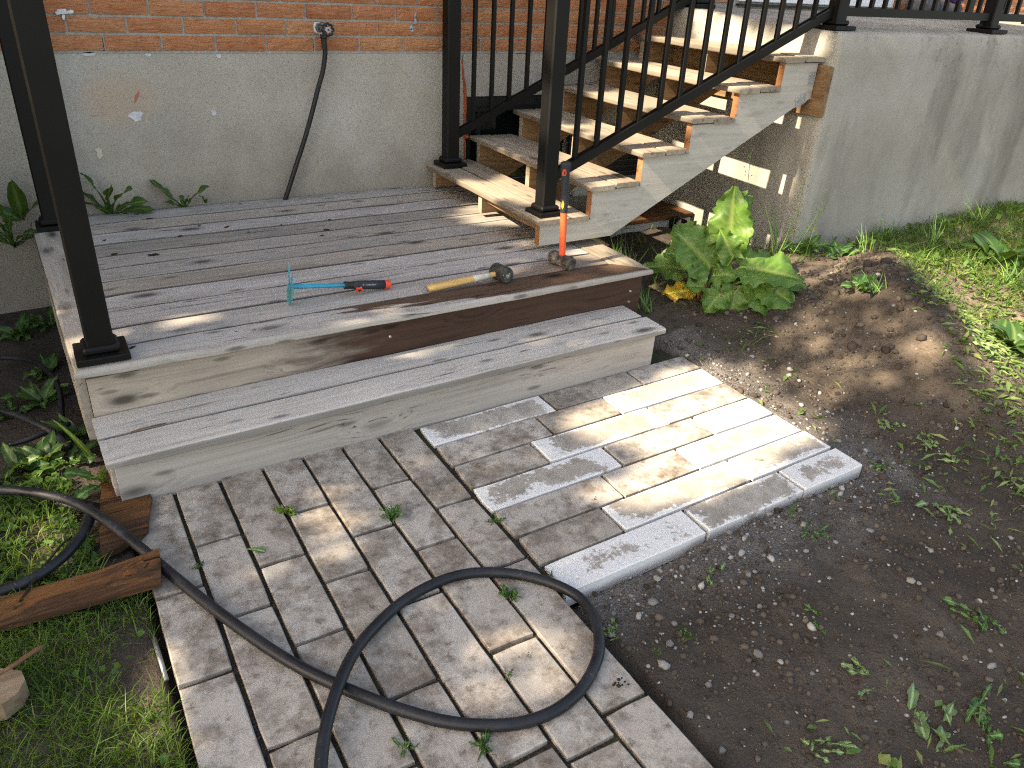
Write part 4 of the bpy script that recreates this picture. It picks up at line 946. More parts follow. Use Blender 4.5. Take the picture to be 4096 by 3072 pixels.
# ================================================================== PLANTS
def leaf_grid(kind, L, W, droop=.6, fold=.25, wave=.0, seed=0, rows=12, cols=(-1,-.66,-.33,-.06,0,.06,.33,.66,1), curl=0.):
    """leaf in its own frame: +x along the midrib, z up"""
    rr = random.Random(seed); V = []; vein = []; ph = rr.uniform(0, 6)
    x = z = 0.; a = 0.; nlob = rr.randint(4, 6)
    for i in range(rows+1):
        t = i/rows
        if kind == 'blade': w = min(1, t*6+.55)*(1-t)**.7
        elif kind == 'ovate': w = math.sin(math.pi*min(1, t*1.0)**.75)**.8
        elif kind == 'rhubarb':
            w = (1-(2*max(t-.30, 0)/1.4)**2)**.8 if t > .30 else .62+.38*math.sin(t/.30*math.pi/2)
            w = w*(1-.0*t) if t < .97 else .12
            w *= 1+.07*math.sin(t*19+ph)+.045*math.sin(t*41+ph*2)
        else:                                            # toothed dandelion leaf
            base = .16+.84*math.sin(math.pi*min(1, t*.93)**1.5)**.9; q = (t*nlob) % 1
            w = base*(.42+.58*(q if t < .72 else 1))
            if t >= .999: w = 0
        for s in cols:
            jag = 1+(.07*math.sin(t*47+s*3+ph) if kind == 'rhubarb' and abs(s) == 1 else 0)
            yy = s*W/2*w*jag; h = abs(s)*W/2*w*fold+wave*math.sin(t*13+ph+s*2.2)*abs(s)**1.5-curl*W*(abs(s)*w)**2+(.055*W*abs(math.sin(math.pi*7*(t-.30*abs(s))))*min(1,abs(s)*3)*(1-abs(s)**3)+.010*math.sin(t*31+ph*3+s*4)*abs(s)**3 if kind == 'rhubarb' else 0)
            bk = -abs(s)*.12*L*(1-t)**2*(1 if kind == 'rhubarb' else 0) + (-.05*L*abs(s) if kind == 'dand' else 0)
            nx_, nz_ = -math.sin(a), math.cos(a)
            V.append((x+bk*math.cos(a)+nx_*h, yy, z+bk*math.sin(a)+nz_*h))
            lat = 1 if (abs(((t-.30*abs(s))*7) % 1-.5) < .09 and kind == 'rhubarb') else 0
            vein.append(1. if abs(s) < .07 else .55*lat)
        a = -droop*(t**1.2); x += math.cos(a)*L/rows; z += math.sin(a)*L/rows
    m = len(cols); F = [(i*m+k, i*m+k+1, (i+1)*m+k+1, (i+1)*m+k) for i in range(rows) for k in range(m-1)]
    return np.array(V), F, vein
def leaf_frame(P, d, n, roll=0.):
    d = np.array(d, float); d /= np.linalg.norm(d); n = np.array(n, float); n = n-d*(n@d); n /= np.linalg.norm(n); s = np.cross(n, d)
    if roll: n, s = n*math.cos(roll)+s*math.sin(roll), s*math.cos(roll)-n*math.sin(roll)
    m = Matrix.Identity(4)
    for i in range(3): m[i][0], m[i][1], m[i][2], m[i][3] = d[i], s[i], n[i], P[i]
    return m
def leaf_obj(parent, P, d, n, kind, L, W, mat, name='leaf', roll=0., **kw):
    V, F, vein = leaf_grid(kind, L, W, **kw)
    me = bpy.data.meshes.new(name); me.from_pydata([tuple(v) for v in V], [], F)
    at = me.attributes.new('vein', 'FLOAT', 'POINT'); at.data.foreach_set('value', np.array(vein, np.float32)); me.shade_smooth()
    m = leaf_frame(P, d, n, roll)
    if parent is not None: m = Matrix.Translation(-parent.location) @ m
    return link(name, me, mat, parent, M=m)
CR = np.array([.847,-.532,0.]); CF = np.array([-.532,-.847,0.]); UPZ = np.array([0,0,1.])
def rel(b, a, h, c): return np.array(b)+CR*a+UPZ*h+CF*c
# rhubarb
rb = np.array([2.765,-1.455,.085]); ru = empty('rhubarb_plant', tuple(rb)); tag(ru, 'large leafy rhubarb plant with red stalks by the deck corner', 'rhubarb')
RC = (-1,-.85,-.68,-.5,-.33,-.17,-.05,0,.05,.17,.33,.5,.68,.85,1)
def rhub(base, tip, nrm, L, W, roll=0, seed=0, **kw):
    L, W = L*1.12, W*1.1
    """leaf blade whose base and tip sit at camera-aligned offsets (right, up, toward the viewer) from the plant"""
    A = rel(rb, *base); B = rel(rb, *tip); nn = CR*nrm[0]+UPZ*nrm[1]+CF*nrm[2]
    o = leaf_obj(ru, A, B-A, nn, 'rhubarb', L or np.linalg.norm(B-A), W, MAT['rhubarb'], roll=roll, seed=seed, rows=22, cols=RC, **kw)
    st = rel(rb, base[0]*.12+rnd.uniform(-.03,.03), -.01, base[2]*.2+rnd.uniform(-.02,.02)); mid = st*.45+A*.55+np.array([0,0,.02])
    s_ = MB().tube([p-rb for p in smooth_path([st, mid, A, A+(B-A)*.12], 5)], [.009]*6+[.007]*5+[.0055]*4+[.003], 8).obj('stalk', MAT['redstem'] if A[2]-rb[2] < .14 else MAT['stem'], ru, True)
    return o
k_ = dict(wave=.018, fold=.2)
rhub((.085,.285,.02), (.055,.510,.03), (-.45,.25,.9), .25, .185, seed=1, droop=.35, **k_)
rhub((.165,.30,-.03), (.165,.495,-.03), (.75,.15,.55), .21, .15, seed=2, droop=.5, curl=.15, **k_)
rhub((.0,.185,.05), (-.145,.335,.06), (.30,.45,.85), .23, .225, seed=3, droop=.5, **k_)
rhub((-.01,.245,-.06), (-.165,.36,-.05), (.2,.5,.8), .17, .14, seed=4, droop=.5, **k_)
rhub((.145,.195,.06), (.40,.200,.12), (-.1,.97,.35), .27, .20, seed=5, droop=.35, roll=-.12, wave=.016, fold=.12)
rhub((.20,.15,.08), (.385,.085,.15), (.15,.6,.8), .22, .19, seed=6, droop=.5, **k_)
rhub((.235,.13,.02), (.44,.06,.05), (.3,.75,.55), .21, .17, seed=7, droop=.7, **k_)
rhub((.125,.115,.10), (.115,-.03,.16), (0,.45,.9), .155, .15, seed=8, droop=.3, **k_)
rhub((.02,.15,.07), (.075,.175,.11), (0,.6,.75), .11, .09, seed=9, droop=.6, **k_)
rhub((-.02,.34,.0), (.05,.31,.03), (.2,.8,.4), .12, .08, seed=10, droop=.8, curl=.3, wave=.02, fold=.3)
rhub((-.06,.11,-.10), (-.28,.17,-.06), (.1,.8,.5), .21, .16, seed=11, droop=.7, **k_)
rhub((.05,.20,-.12), (.20,.33,-.17), (-.3,.5,.7), .22, .18, seed=12, droop=.5, **k_)
rhub((.13,.08,.02), (.28,.07,.0), (.1,.8,.5), .16, .14, seed=13, droop=.7, **k_)
rhub((-.01,.10,.10), (-.11,.13,.14), (.1,.8,.5), .11, .08, seed=14, droop=.7, **k_)
rhub((.25,.20,.0), (.47,.135,.03), (.1,.9,.4), .24, .20, seed=15, droop=.55, wave=.018, fold=.15)
rhub((.21,.11,.12), (.33,-.0,.2), (.3,.6,.7), .17, .15, seed=16, droop=.5, **k_)
rhub((.27,.10,-.06), (.50,.05,-.05), (.2,.8,.5), .22, .17, seed=17, droop=.7, **k_)
rhub((-.05,.23,.02), (-.19,.26,.06), (.1,.75,.6), .16, .15, seed=18, droop=.6, **k_)
rhub((.10,.24,.05), (.03,.36,.07), (-.1,.4,.9), .14, .12, seed=19, droop=.5, **k_)
rhub((.06,.10,.13), (-.02,.02,.2), (0,.6,.8), .12, .11, seed=20, droop=.6, **k_)
yl = leaf_obj(None, rel(rb, -.06, .035, -.02), -CR*.9+CF*.35, UPZ*.8+CF*.5, 'rhubarb', .15, .11, MAT['yellowleaf'], name='withered_leaf', seed=31, rows=18, cols=RC, droop=.2, wave=.02, fold=.1); tag(yl, 'withered yellow leaf on the soil beside the deck corner', 'leaf')
# dandelions and weeds growing against the wall
def rosette(name, P, label, cat, leaves, mat, kind='dand', group=None, jit=0.):
    e = empty(name, tuple(P)); tag(e, label, cat, group)
    for i, (az_, elv, L, W, drp) in enumerate(leaves):
        a = math.radians(az_); el_ = math.radians(elv); d = CR*math.cos(a)*math.cos(el_)+CF*math.sin(a)*math.cos(el_)+UPZ*math.sin(el_)
        n = -(CR*math.cos(a)+CF*math.sin(a))*math.sin(el_)+UPZ*math.cos(el_)+CF*.45
        leaf_obj(e, np.array(P)+d*.008+np.array([rnd.uniform(-jit,jit), rnd.uniform(-jit,jit), 0]), d, n, kind, L, W, mat, seed=rnd.randrange(9999), droop=drp, fold=.25, wave=.006, rows=16 if kind == 'dand' else 9, roll=rnd.uniform(-.4,.4))
    return e
def wat(x, y, yy=-.03): return wallpt(x*.6329, y*.6329, yy)
q = wat(690, 1330, -.035); q[2] -= .03
rosette('dandelion_plant', q, 'bushy dandelion behind the deck close to the tall black posts', 'dandelion', [(155,62,.21,.055,.9),(120,78,.23,.06,.5),(60,66,.20,.055,.5),(35,55,.25,.08,.7),(20,40,.22,.06,.9),(5,28,.21,.05,.8),(170,48,.16,.05,.8),(80,50,.14,.05,.9),(-10,20,.2,.05,.7)], MAT['dandelion'])
q = wat(1165, 1300, -.03); q[2] -= .02
rosette('dandelion_plant', q, 'small dandelion with two spreading leaves behind the deck', 'dandelion', [(150,52,.20,.06,.15),(30,48,.22,.06,.5),(90,75,.08,.03,.3),(140,40,.09,.03,.5),(40,62,.09,.03,.3)], MAT['dandelion'])
q = wat(1300, 1290, -.03); rosette('seedling', q, 'tiny dark seedling between the dandelion and the hose', 'seedling', [(110,70,.05,.03,.6),(60,60,.035,.02,.6)], MAT['dandelion'], 'ovate')
q = wat(55, 1420, -.12); q[2] -= .1
rosette('thistle_plant', q, 'tall prickly weed against the wall at the far left', 'weed', [(95,82,.34,.075,.25),(130,74,.28,.07,.4),(60,60,.26,.045,.7),(30,48,.2,.05,.9),(150,50,.24,.07,.9),(10,40,.22,.06,1.),(170,35,.2,.06,.9),(-30,30,.2,.06,1),(70,55,.22,.05,1.1)], MAT['dandelion'])
q = wat(130, 1330, -.06); q[2] -= .05
rosette('dock_plant', q, 'dark broad-leaved weed squeezed behind the far black post', 'weed', [(60,70,.24,.07,.5),(20,50,.2,.07,.9),(150,40,.16,.06,.9)], MAT['dandelion'], 'ovate')
def dirrose(n, el0, L, W, sp=.35):
    return [(rnd.uniform(0,360), el0+rnd.uniform(-18,18), L*rnd.uniform(1-sp,1+sp), W*rnd.uniform(.8,1.2), rnd.uniform(.5,1.2)) for _ in range(n)]
leftbed = [((70,560),'dand','dark toothed weed in the bed left of the deck back'),((110,700),'dand','drooping dark weed beside the middle of the deck edge'),((40,720),'ovate','shadowed leafy weed at the left edge below the thistle'),((100,800),'ovate','dim bushy weed near the bent black pipe'),((90,860),'ovate','broad weed below the deck corner beside the pipes'),((30,890),'dand','dark toothed weed at the left edge beside the pipes'),((170,940),'ovate','leafy weed under the front left deck corner'),((100,990),'ovate','sunlit leafy weed in front of the black pipes'),((150,1000),'dand','light green weed beside the left end of the step'),((40,1010),'ovate','round-leaved weed at the left edge above the hose')]
for (x, y), kd, lb in leftbed:
    P = DP(x, y, -.03); P[2] = float(ground_z(P[0], P[1]))
    rosette('weed_plant', P, lb, 'weed', dirrose(10, 38, .10, .034 if kd == 'dand' else .036), MAT['dandelion'], kd)
# long pale leaf leaning on the step end
P = DP(200, 935, -.02); ll = leaf_obj(None, DP(205,925,.02), DP(150,860,.27)-DP(205,925,.02), CF+UPZ*.4, 'blade', .27, .035, MAT['palegrass'], name='long_leaf', seed=5, droop=.5, fold=.3); tag(ll, 'long pale green leaf rising beside the left end of the step', 'leaf')
ll = leaf_obj(None, DP(195,985,.0), DP(140,920,.12)-DP(195,985,.0), UPZ+CF*.3, 'blade', .17, .022, MAT['palegrass'], name='long_leaf', seed=6, droop=.7, fold=.3); tag(ll, 'narrow light green leaf below the long pale one by the step', 'leaf')
P = DP(228, 1045, .0); rosette('thistle_plant', P, 'spiny dark green weed growing beside the left end of the step riser', 'weed', [(80,60,.12,.06,.7),(150,50,.12,.06,.9),(20,45,.13,.06,.9),(-60,20,.12,.06,.8),(110,20,.1,.05,.8)], MAT['broad'])
# broad weeds and grass along the porch foot
rose_r = [((2050,455),'ovate','dark broad-leaved weed against the porch under the second railing post',.18,.09),((1985,480),'ovate','round-leaved weed against the porch beside the white crumpled flower',.13,.09),((2160,420),'ovate','glossy weed against the porch at the right edge',.18,.09),((2110,440),'ovate','leafy weed between the two big weeds along the porch',.19,.10),((2160,560),'ovate','upright broad-leaved weed in the tall grass at the right',.19,.09),((1740,545),'ovate','small pale weed at the corner of the porch',.11,.05),((1800,560),'ovate','low weed on the dry soil in front of the porch',.10,.045),((1860,650),'ovate','small bushy weed in front of the sunlit bare patch',.10,.04),((2200,700),'ovate','broad dark weed in the bright grass at the right edge',.15,.08)]
for (x, y), kd, lb, L, W in rose_r:
    P = DP(x, y, .19); P[2] = float(ground_z(P[0], P[1])); rosette('weed_plant', P, lb, 'weed', dirrose(15, 45, L, W), MAT['dandelion'] if L > .13 else MAT['broad'], kd, jit=.05)
wf = empty('crumpled_flower', tuple(DP(1988,462,.24))); tag(wf, 'crumpled white flower on a weed at the foot of the porch', 'flower')
lump((0,0,0),(.014,.012,.018),4).obj('petal', MAT['putty'], wf, True)
def seed_stalk(P, lean, h, label, n=14, grp=None):
    e = empty('seed_stalk', tuple(P)); tag(e, label, 'weed', grp); d = np.array(lean, float)
    ax = [d*t+UPZ*h*t-UPZ*.0*t*t for t in np.linspace(0, 1, 8)]
    MB().tube(smooth_path(ax, 3), .0016, 5).obj('stem', MAT['stem'], e, True); mb = MB(); ml_ = MB()
    for k in range(n):
        t = rnd.uniform(.25, 1); b = d*t+UPZ*h*t; a = rnd.uniform(0, 6.3); q = b+np.array([math.cos(a),math.sin(a),.6])*rnd.uniform(.018,.04)
        mb.tube([b, q], .0006, 4); lump_v = [(q+np.array(x)*.004) for x in ((1,0,0),(0,1,0),(-1,0,0),(0,-1,0),(0,0,1.3),(0,0,-1))]
        ml_.add(lump_v, [(0,1,4),(1,2,4),(2,3,4),(3,0,4),(1,0,5),(2,1,5),(3,2,5),(0,3,5)])
    mb.obj('side_stem', MAT['stem'], e); ml_.obj('seed_pod', MAT['palegrass'], e)
for (x, y), lean, h, lb in (((1705,560),(-.02,0,0),.42,'tallest seeding weed in front of the porch corner'),((1735,570),(.05,.0,0),.36,'seeding weed with many pods leaning right at the porch corner'),((1690,590),(.22,.02,0),.30,'thin seed stalk slanting right across the porch face'),((1600,560),(-.02,.05,0),.55,'seed stalk rising behind the rhubarb in the shade')):
    P = DP(x, y, .15); P[2] = float(ground_z(P[0], P[1])); seed_stalk(P, lean, h, lb)
def long_blades(P, n, L, W, label, lean=None, spread=40):
    e = empty('grass_tuft', tuple(P)); tag(e, label, 'grass tuft')
    for k in range(n):
        a = rnd.uniform(0, 6.3); el_ = math.radians(rnd.uniform(45, 82)); d = np.array([math.cos(a)*math.cos(el_), math.sin(a)*math.cos(el_), math.sin(el_)])
        if lean is not None: d = d+np.array(lean)
        leaf_obj(e, np.array(P)+np.array([rnd.uniform(-.03,.03), rnd.uniform(-.03,.03), 0]), d, CF+UPZ*.3, 'blade', L*rnd.uniform(.5,1.1), W*rnd.uniform(.7,1.2), MAT['broad'] if k%3 else MAT['palegrass'], name='grass_blade', seed=k, droop=rnd.uniform(.5,1.6), fold=.35, rows=7, cols=(-1,0,1))
for (x, y), n, L, lb, lean in (((1330,545),12,.20,'grass tuft in the shade beside the deck right edge',None),((1365,560),9,.18,'grass tuft between the deck and the rhubarb',None),((1395,640),12,.16,'fine grass tuft hanging beside the deck front right corner',None),((1665,575),9,.34,'tall grass tuft between the rhubarb and the porch corner',None),((1690,560),3,.48,'single long grass blade slanting up across the porch corner',(.5,.1,0)),((1790,540),9,.2,'grass tuft at the porch foot on dry soil',None),((1850,590),10,.17,'grass tuft in front of the porch on dry ground',None),((1900,540),12,.2,'thick grass tuft below the crumpled flower',None),((2000,560),14,.24,'long grass tuft in the middle of the right lawn',None),((2100,520),14,.26,'arching grass tuft near the porch weeds',None),((2180,620),12,.22,'bright grass tuft at the right edge',None),((1880,690),8,.13,'small grass tuft behind the soil mound',None),((1490,540),10,.2,'grass blades rising left of the rhubarb',None),((1440,570),8,.16,'short grass blades in front of the timber edging',None)):
    P = DP(x, y, .12); P[2] = float(ground_z(P[0], P[1]))-.004; long_blades(P, n, L, .008, lb, lean)

# ------------------------------------------------------------------ grass, clippings, gravel as stuff
def blades(XY, h0, h1, wd, lean, seed, flat=0.):
    r = np.random.RandomState(seed); n = len(XY); z = ground_z(XY[:,0], XY[:,1])-.002; a = r.uniform(0, 2*np.pi, n); h = r.uniform(h0, h1, n); b = r.uniform(0, 2*np.pi, n)
    side = np.stack([np.cos(b), np.sin(b), r.uniform(-.25,.25,n)], 1)*(wd*r.uniform(.6,1.3,n))[:,None]; ld = np.stack([np.cos(a), np.sin(a), np.zeros(n)], 1); l = (lean*r.uniform(.2,1.3,n))[:,None]
    B = np.stack([XY[:,0], XY[:,1], z], 1); up = np.array([[0,0,1.]])*(1-flat*r.uniform(.6,1,n))[:,None]
    Mi = B+up*(h*.55)[:,None]+ld*l*(h*.35)[:,None]; Ti = B+up*(h*r.uniform(.75,1,n))[:,None]+ld*l*(h*1.05)[:,None]
    V = np.stack([B-side*.5, B+side*.5, Mi-side*.42, Mi+side*.42, Ti], 1).reshape(-1, 3); o = np.arange(n)[:,None]*5
    F = np.concatenate([o+np.array([[0,1,3]]), o+np.array([[0,3,2]]), o+np.array([[2,3,4]])], 1).reshape(-1, 3)
    return V, F, np.repeat(np.clip(r.normal(.5,.2,n),0,1), 5)
def leaflets(P, L0, L1, asp, tilt, seed):
    r = np.random.RandomState(seed); n = len(P); a = r.uniform(0, 2*np.pi, n); e = r.normal(0, tilt, n); L = r.uniform(L0, L1, n)
    d = np.stack([np.cos(a)*np.cos(e), np.sin(a)*np.cos(e), np.sin(e)], 1); s = np.stack([-np.sin(a), np.cos(a), r.normal(0,tilt,n)], 1); W = L*asp*r.uniform(.6,1.3,n)
    up = np.array([[0,0,1.]]); q = (L*.12)[:,None]
    V = np.stack([P-d*(L/2)[:,None], P+s*(W/2)[:,None]+up*q, P+d*(L/2)[:,None], P-s*(W/2)[:,None]+up*q*.4], 1).reshape(-1, 3); o = np.arange(n)[:,None]*4
    return V, np.concatenate([o+np.array([[0,1,2]]), o+np.array([[0,2,3]])], 1).reshape(-1, 3), np.repeat(np.clip(r.normal(.5,.22,n),0,1), 4)
def samp(n, x0, x1, y0, y1, dens, seed):
    r = np.random.RandomState(seed); X_ = r.uniform(x0, x1, n); Y_ = r.uniform(y0, y1, n); k = r.uniform(0, 1, n) < dens(X_, Y_); return np.stack([X_[k], Y_[k]], 1)
def free(x, y):                               # not on paving, deck, step or porch
    f = ~((x > .098)&(x < 1.06)&(y < -1.7))&~((x > .9)&(x < 2.375)&(y > -2.80+.03*(x-1.06))&(y < -1.6))&~((x > -.03)&(x < 2.33)&(y > -1.92))&~((x > 3.55)&(y > -1.30))
    return f&~((x > .0)&(x < .19)&(y > -2.2)&(y < -1.7))
def stuff(name, parts, mat):
    V = np.concatenate([p[0] for p in parts]); off = 0; Fs = []
    for p in parts: Fs.append(p[1]+off); off += len(p[0])
    o = link(name, fast_mesh(name, V, np.concatenate(Fs), np.concatenate([p[2] for p in parts])), mat); tag(o, kind='stuff'); return o
bare = lambda x, y: np.exp(-((x-.04)/.06)**2-((y+2.52)/.12)**2)
dl = lambda x, y: free(x, y)*np.clip(.75+.5*fbm(x*5, y*5, 2, 4)-1.1*bare(x, y), 0, 1)
g1 = blades(samp(46000, -.75, .13, -3.9, -2.16, dl, 1), .018, .055, .0028, 1.2, 1)
g2 = blades(samp(3200, -.6, .02, -2.2, -1.62, lambda x, y: free(x, y)*np.clip(.55+fbm(x*6,y*6,2,8), 0, 1), 2), .025, .085, .004, .9, 2)
dr_ = lambda x, y: free(x, y)*np.clip((np.exp(-((y+1.55)/.40)**2)*np.clip((x-3.75)/.5, 0, 1)*1.2+np.clip((x-4.0)/.5,0,1)*np.clip((y+3.)/.6,0,1))*(.75+.8*fbm(x*3,y*3,2,14)), 0, 1)
g3 = blades(samp(17000, 3.6, 7.4, -3.2, -1.30, dr_, 3), .03, .115, .0055, 1.2, 3)
g4 = blades(samp(9000, 2.3, 4.2, -3.0, -1.25, lambda x, y: free(x, y)*np.clip(fbm(x*2.6,y*2.6,3,33)*1.5-.32+np.clip((x-3.4-.9*(y+1.9))/.3,0,1)*.35+1.0*np.exp(-((x-3.4)/.28)**2-((y+1.42)/.14)**2)+.5*np.exp(-((x-3.75)/.2)**2-((y+1.62)/.12)**2), 0, 1)*((y > -1.9)|(x > 3.4)), 4), .02, .09, .005, 1.3, 4)
g6 = blades(samp(2600, 2.3, 3.55, -1.5, -.2, lambda x, y: free(x, y)*np.clip(.18+fbm(x*4,y*4,2,77)*.6, 0, 1), 6), .03, .14, .0045, .8, 6)
stuff('grass', [g1, g2, g3, g4, g6], MAT['grass'])
def on_ground(XY, lift): return np.stack([XY[:,0], XY[:,1], ground_z(XY[:,0], XY[:,1])+lift], 1)
w1 = leaflets(on_ground(samp(5200, -.7, .03, -2.12, -1.5, lambda x, y: free(x, y)*np.clip(.6+fbm(x*7,y*7,2,51), 0, 1), 7), .02)+np.array([0,0,1.])*npr.uniform(-.01,.035,(1,1)), .012, .034, .62, .55, 7)
w2 = leaflets(on_ground(samp(1900, -.6, .11, -3.9, -2.1, lambda x, y: free(x, y)*np.clip(fbm(x*4,y*4,2,61)*1.4, 0, 1), 8), .022), .012, .028, .6, .5, 8)
w3 = leaflets(on_ground(samp(2600, 3.7, 7., -3., -1.3, dr_, 9), .05), .02, .055, .5, .5, 9)
stuff('ground_weeds', [w1, w2, w3], MAT['weed'])
clipz = lambda x, y: free(x, y)*np.clip(np.clip((x-3.33-.85*(y+2.2))/.25, 0, 1)*np.clip(.62+1.1*fbm(x*3.4,y*3.4,2,19)-.5*np.exp(-((x-3.95)/.28)**2-((y+1.95)/.2)**2),.08,1)*(x < 5.5)*(y > -3.2)*(y < -1.6)+.06*(fbm(x*3,y*3,2,90) > .1)*(x > 1.2)*(y < -1.7)+.22*np.exp(-((x-1.75)/.5)**2-((y+3.75)/.22)**2)+.16*np.exp(-((x-2.55)/.25)**2-((y+3.1)/.35)**2)*(fbm(x*5,y*5,2,91) > 0), 0, 1)
c1 = leaflets(on_ground(samp(30000, .9, 6., -4.3, -1.3, clipz, 10), .012), .02, .085, .17, .3, 10)
c2 = leaflets(on_ground(samp(11000, .9, 5., -4.3, -1.3, clipz, 11), .007), .014, .04, .55, .3, 11)
stuff('cut_weeds', [c1, c2], MAT['cut'])
def stones(P, s0, s1, seed, sq=.7):
    r = np.random.RandomState(seed); n = len(P); t = (1+5**.5)/2
    ic = np.array([(-1,t,0),(1,t,0),(-1,-t,0),(1,-t,0),(0,-1,t),(0,1,t),(0,-1,-t),(0,1,-t),(t,0,-1),(t,0,1),(-t,0,-1),(-t,0,1)])/np.sqrt(1+t*t)
    fc = np.array([(0,11,5),(0,5,1),(0,1,7),(0,7,10),(0,10,11),(1,5,9),(5,11,4),(11,10,2),(10,7,6),(7,1,8),(3,9,4),(3,4,2),(3,2,6),(3,6,8),(3,8,9),(4,9,5),(2,4,11),(6,2,10),(8,6,7),(9,8,1)])
    s = s0*np.exp(r.uniform(0, 1, n)**2.2*math.log(s1/s0)); a = r.uniform(0, 2*np.pi, n); sc3 = np.stack([r.uniform(.7,1.2,n), r.uniform(.6,1,n), r.uniform(.45,.85,n)*sq/.7], 1)*s[:,None]
    V = ic[None]*sc3[:,None,:]*r.uniform(.75,1.2,(n,12,1)); c_, s_ = np.cos(a), np.sin(a); V = np.stack([V[...,0]*c_[:,None]-V[...,1]*s_[:,None], V[...,0]*s_[:,None]+V[...,1]*c_[:,None], V[...,2]], -1)+P[:,None,:]
    return V.reshape(-1, 3), (fc[None]+np.arange(n)[:,None,None]*12).reshape(-1, 3), np.repeat(np.clip(r.normal(.5,.25,n),0,1), 12)
edge = lambda x, y: np.exp(-np.minimum(np.abs(y+2.80-.03*(x-1.06))+10*((x < .95)|(x > 2.5)), np.abs(x-2.38)+10*((y < -2.8)|(y > -1.65)))/.14)
gr = lambda x, y: free(x, y)*np.clip(edge(x, y)*.9+.10+.1*fbm(x*4,y*4,2,17), 0, 1)
s1_ = stones(on_ground(samp(16000, 1.0, 3.4, -4.1, -1.6, gr, 12), .0005), .0016, .0075, 12)
s2_ = stones(on_ground(samp(2600, 1.0, 3.6, -4.1, -1.6, lambda x, y: free(x, y)*np.clip(edge(x, y)*.9+.16, 0, 1), 13), .003), .004, .017, 13)
stuff('gravel', [s1_, s2_], MAT['gravel'])
cl_ = lambda x, y: free(x, y)*np.clip(.5+.9*fbm(x*3.3,y*3.3,3,41), .05, 1)
k1_ = stones(on_ground(samp(26000, .95, 4.3, -4.2, -1.35, cl_, 14), .001), .003, .014, 14, .8)
k2_ = stones(on_ground(samp(3600, 2.3, 4.0, -2.9, -1.4, lambda x, y: free(x, y)*np.clip(np.exp(-((x-3.4)/.35)**2-((y+2.15)/.4)**2)+.12, 0, 1)*np.clip(.5+fbm(x*4,y*4,2,5)*1.3,0,1), 15), .004), .008, .030, 15, .8)
stuff('soil_crumbs', [k1_, k2_], MAT['clods'])
# larger stones one can pick out, each a thing
def stone_mesh(seed):
    V, F, _ = stones(np.zeros((1,3)), 1, 1.0001, seed, .75); me = bpy.data.meshes.new('pebble'); me.from_pydata([tuple(v) for v in V], [], F.tolist()); return me
SM = []
for i in range(9):
    me = stone_mesh(300+i); me.materials.append((MAT['stone'], MAT['stone_l'], MAT['stone_b'])[i % 3 if i < 6 else 0]); SM.append(me)
big = [(1637,1413,.0165,'largest pale grey stone lying on the dark soil'),(1968,1255,.013,'rounded grey stone on the soil below the torn weeds'),(1735,1240,.011,None),(1446,1390,.013,None),(1420,1250,.012,None),(1522,1185,.010,None),(1640,1310,.010,None),(1580,1330,.010,None),(1560,1255,.009,None),(1880,1210,.009,None),(2010,1190,.010,None),(1700,1430,.009,None),(1755,1455,.008,None),(1490,1545,.010,None),(1460,1290,.008,None),(1500,1270,.008,None),(2030,1370,.012,None),(2085,1420,.010,None),(1935,1375,.010,None),(1985,1260,.008,None),(1450,1600,.011,None),(1840,1120,.007,None),(1930,1000,.009,None),(1800,780,.010,'pale angular stone in the middle of the soil mound'),(1750,730,.009,None),(1870,690,.012,None),(1930,660,.013,None),(1830,610,.017,'rounded brown stone beside the dry grass'),(1795,605,.011,None),(1905,650,.012,None),(1975,600,.01,None),(1740,800,.008,None),(1715,780,.008,None),(1760,690,.008,None),(1600,730,.008,None),(1650,780,.007,None),(2000,870,.009,None),(1960,840,.012,'brown clod at the foot of the soil mound'),(1800,1060,.008,None),(1650,1200,.009,None),(1740,1190,.010,None),(1500,1190,.011,None),(1545,1210,.009,None),(1475,1225,.010,None),(2150,1290,.010,None),(1690,1080,.007,None),(1610,1160,.008,None),(1350,1300,.010,None),(1325,1325,.009,None),(1320,1370,.012,None),(1390,1500,.008,None),(1530,1480,.010,None),(1560,1620,.010,None),(1700,1560,.009,None)]
for i, (x, y, r_, lb) in enumerate(big):
    P = DP(x, y, -.04); P = DP(x, y, float(ground_z(P[0], P[1]))); z_ = float(ground_z(P[0], P[1])); P = DP(x, y, z_+r_*.3)
    if not free(np.array([P[0]]), np.array([P[1]]))[0]: continue
    o = link('pebble', SM[0 if i == 0 else i % 9], None, None, loc=(P[0], P[1], z_+r_*.30), rot=(rnd.uniform(-.3,.3), rnd.uniform(-.3,.3), rnd.uniform(0,6))); o.scale = (r_,)*3
    tag(o, lb or 'small loose stone lying on the bare soil around the new paving', 'stone', None if lb else 'loose stones on the soil')
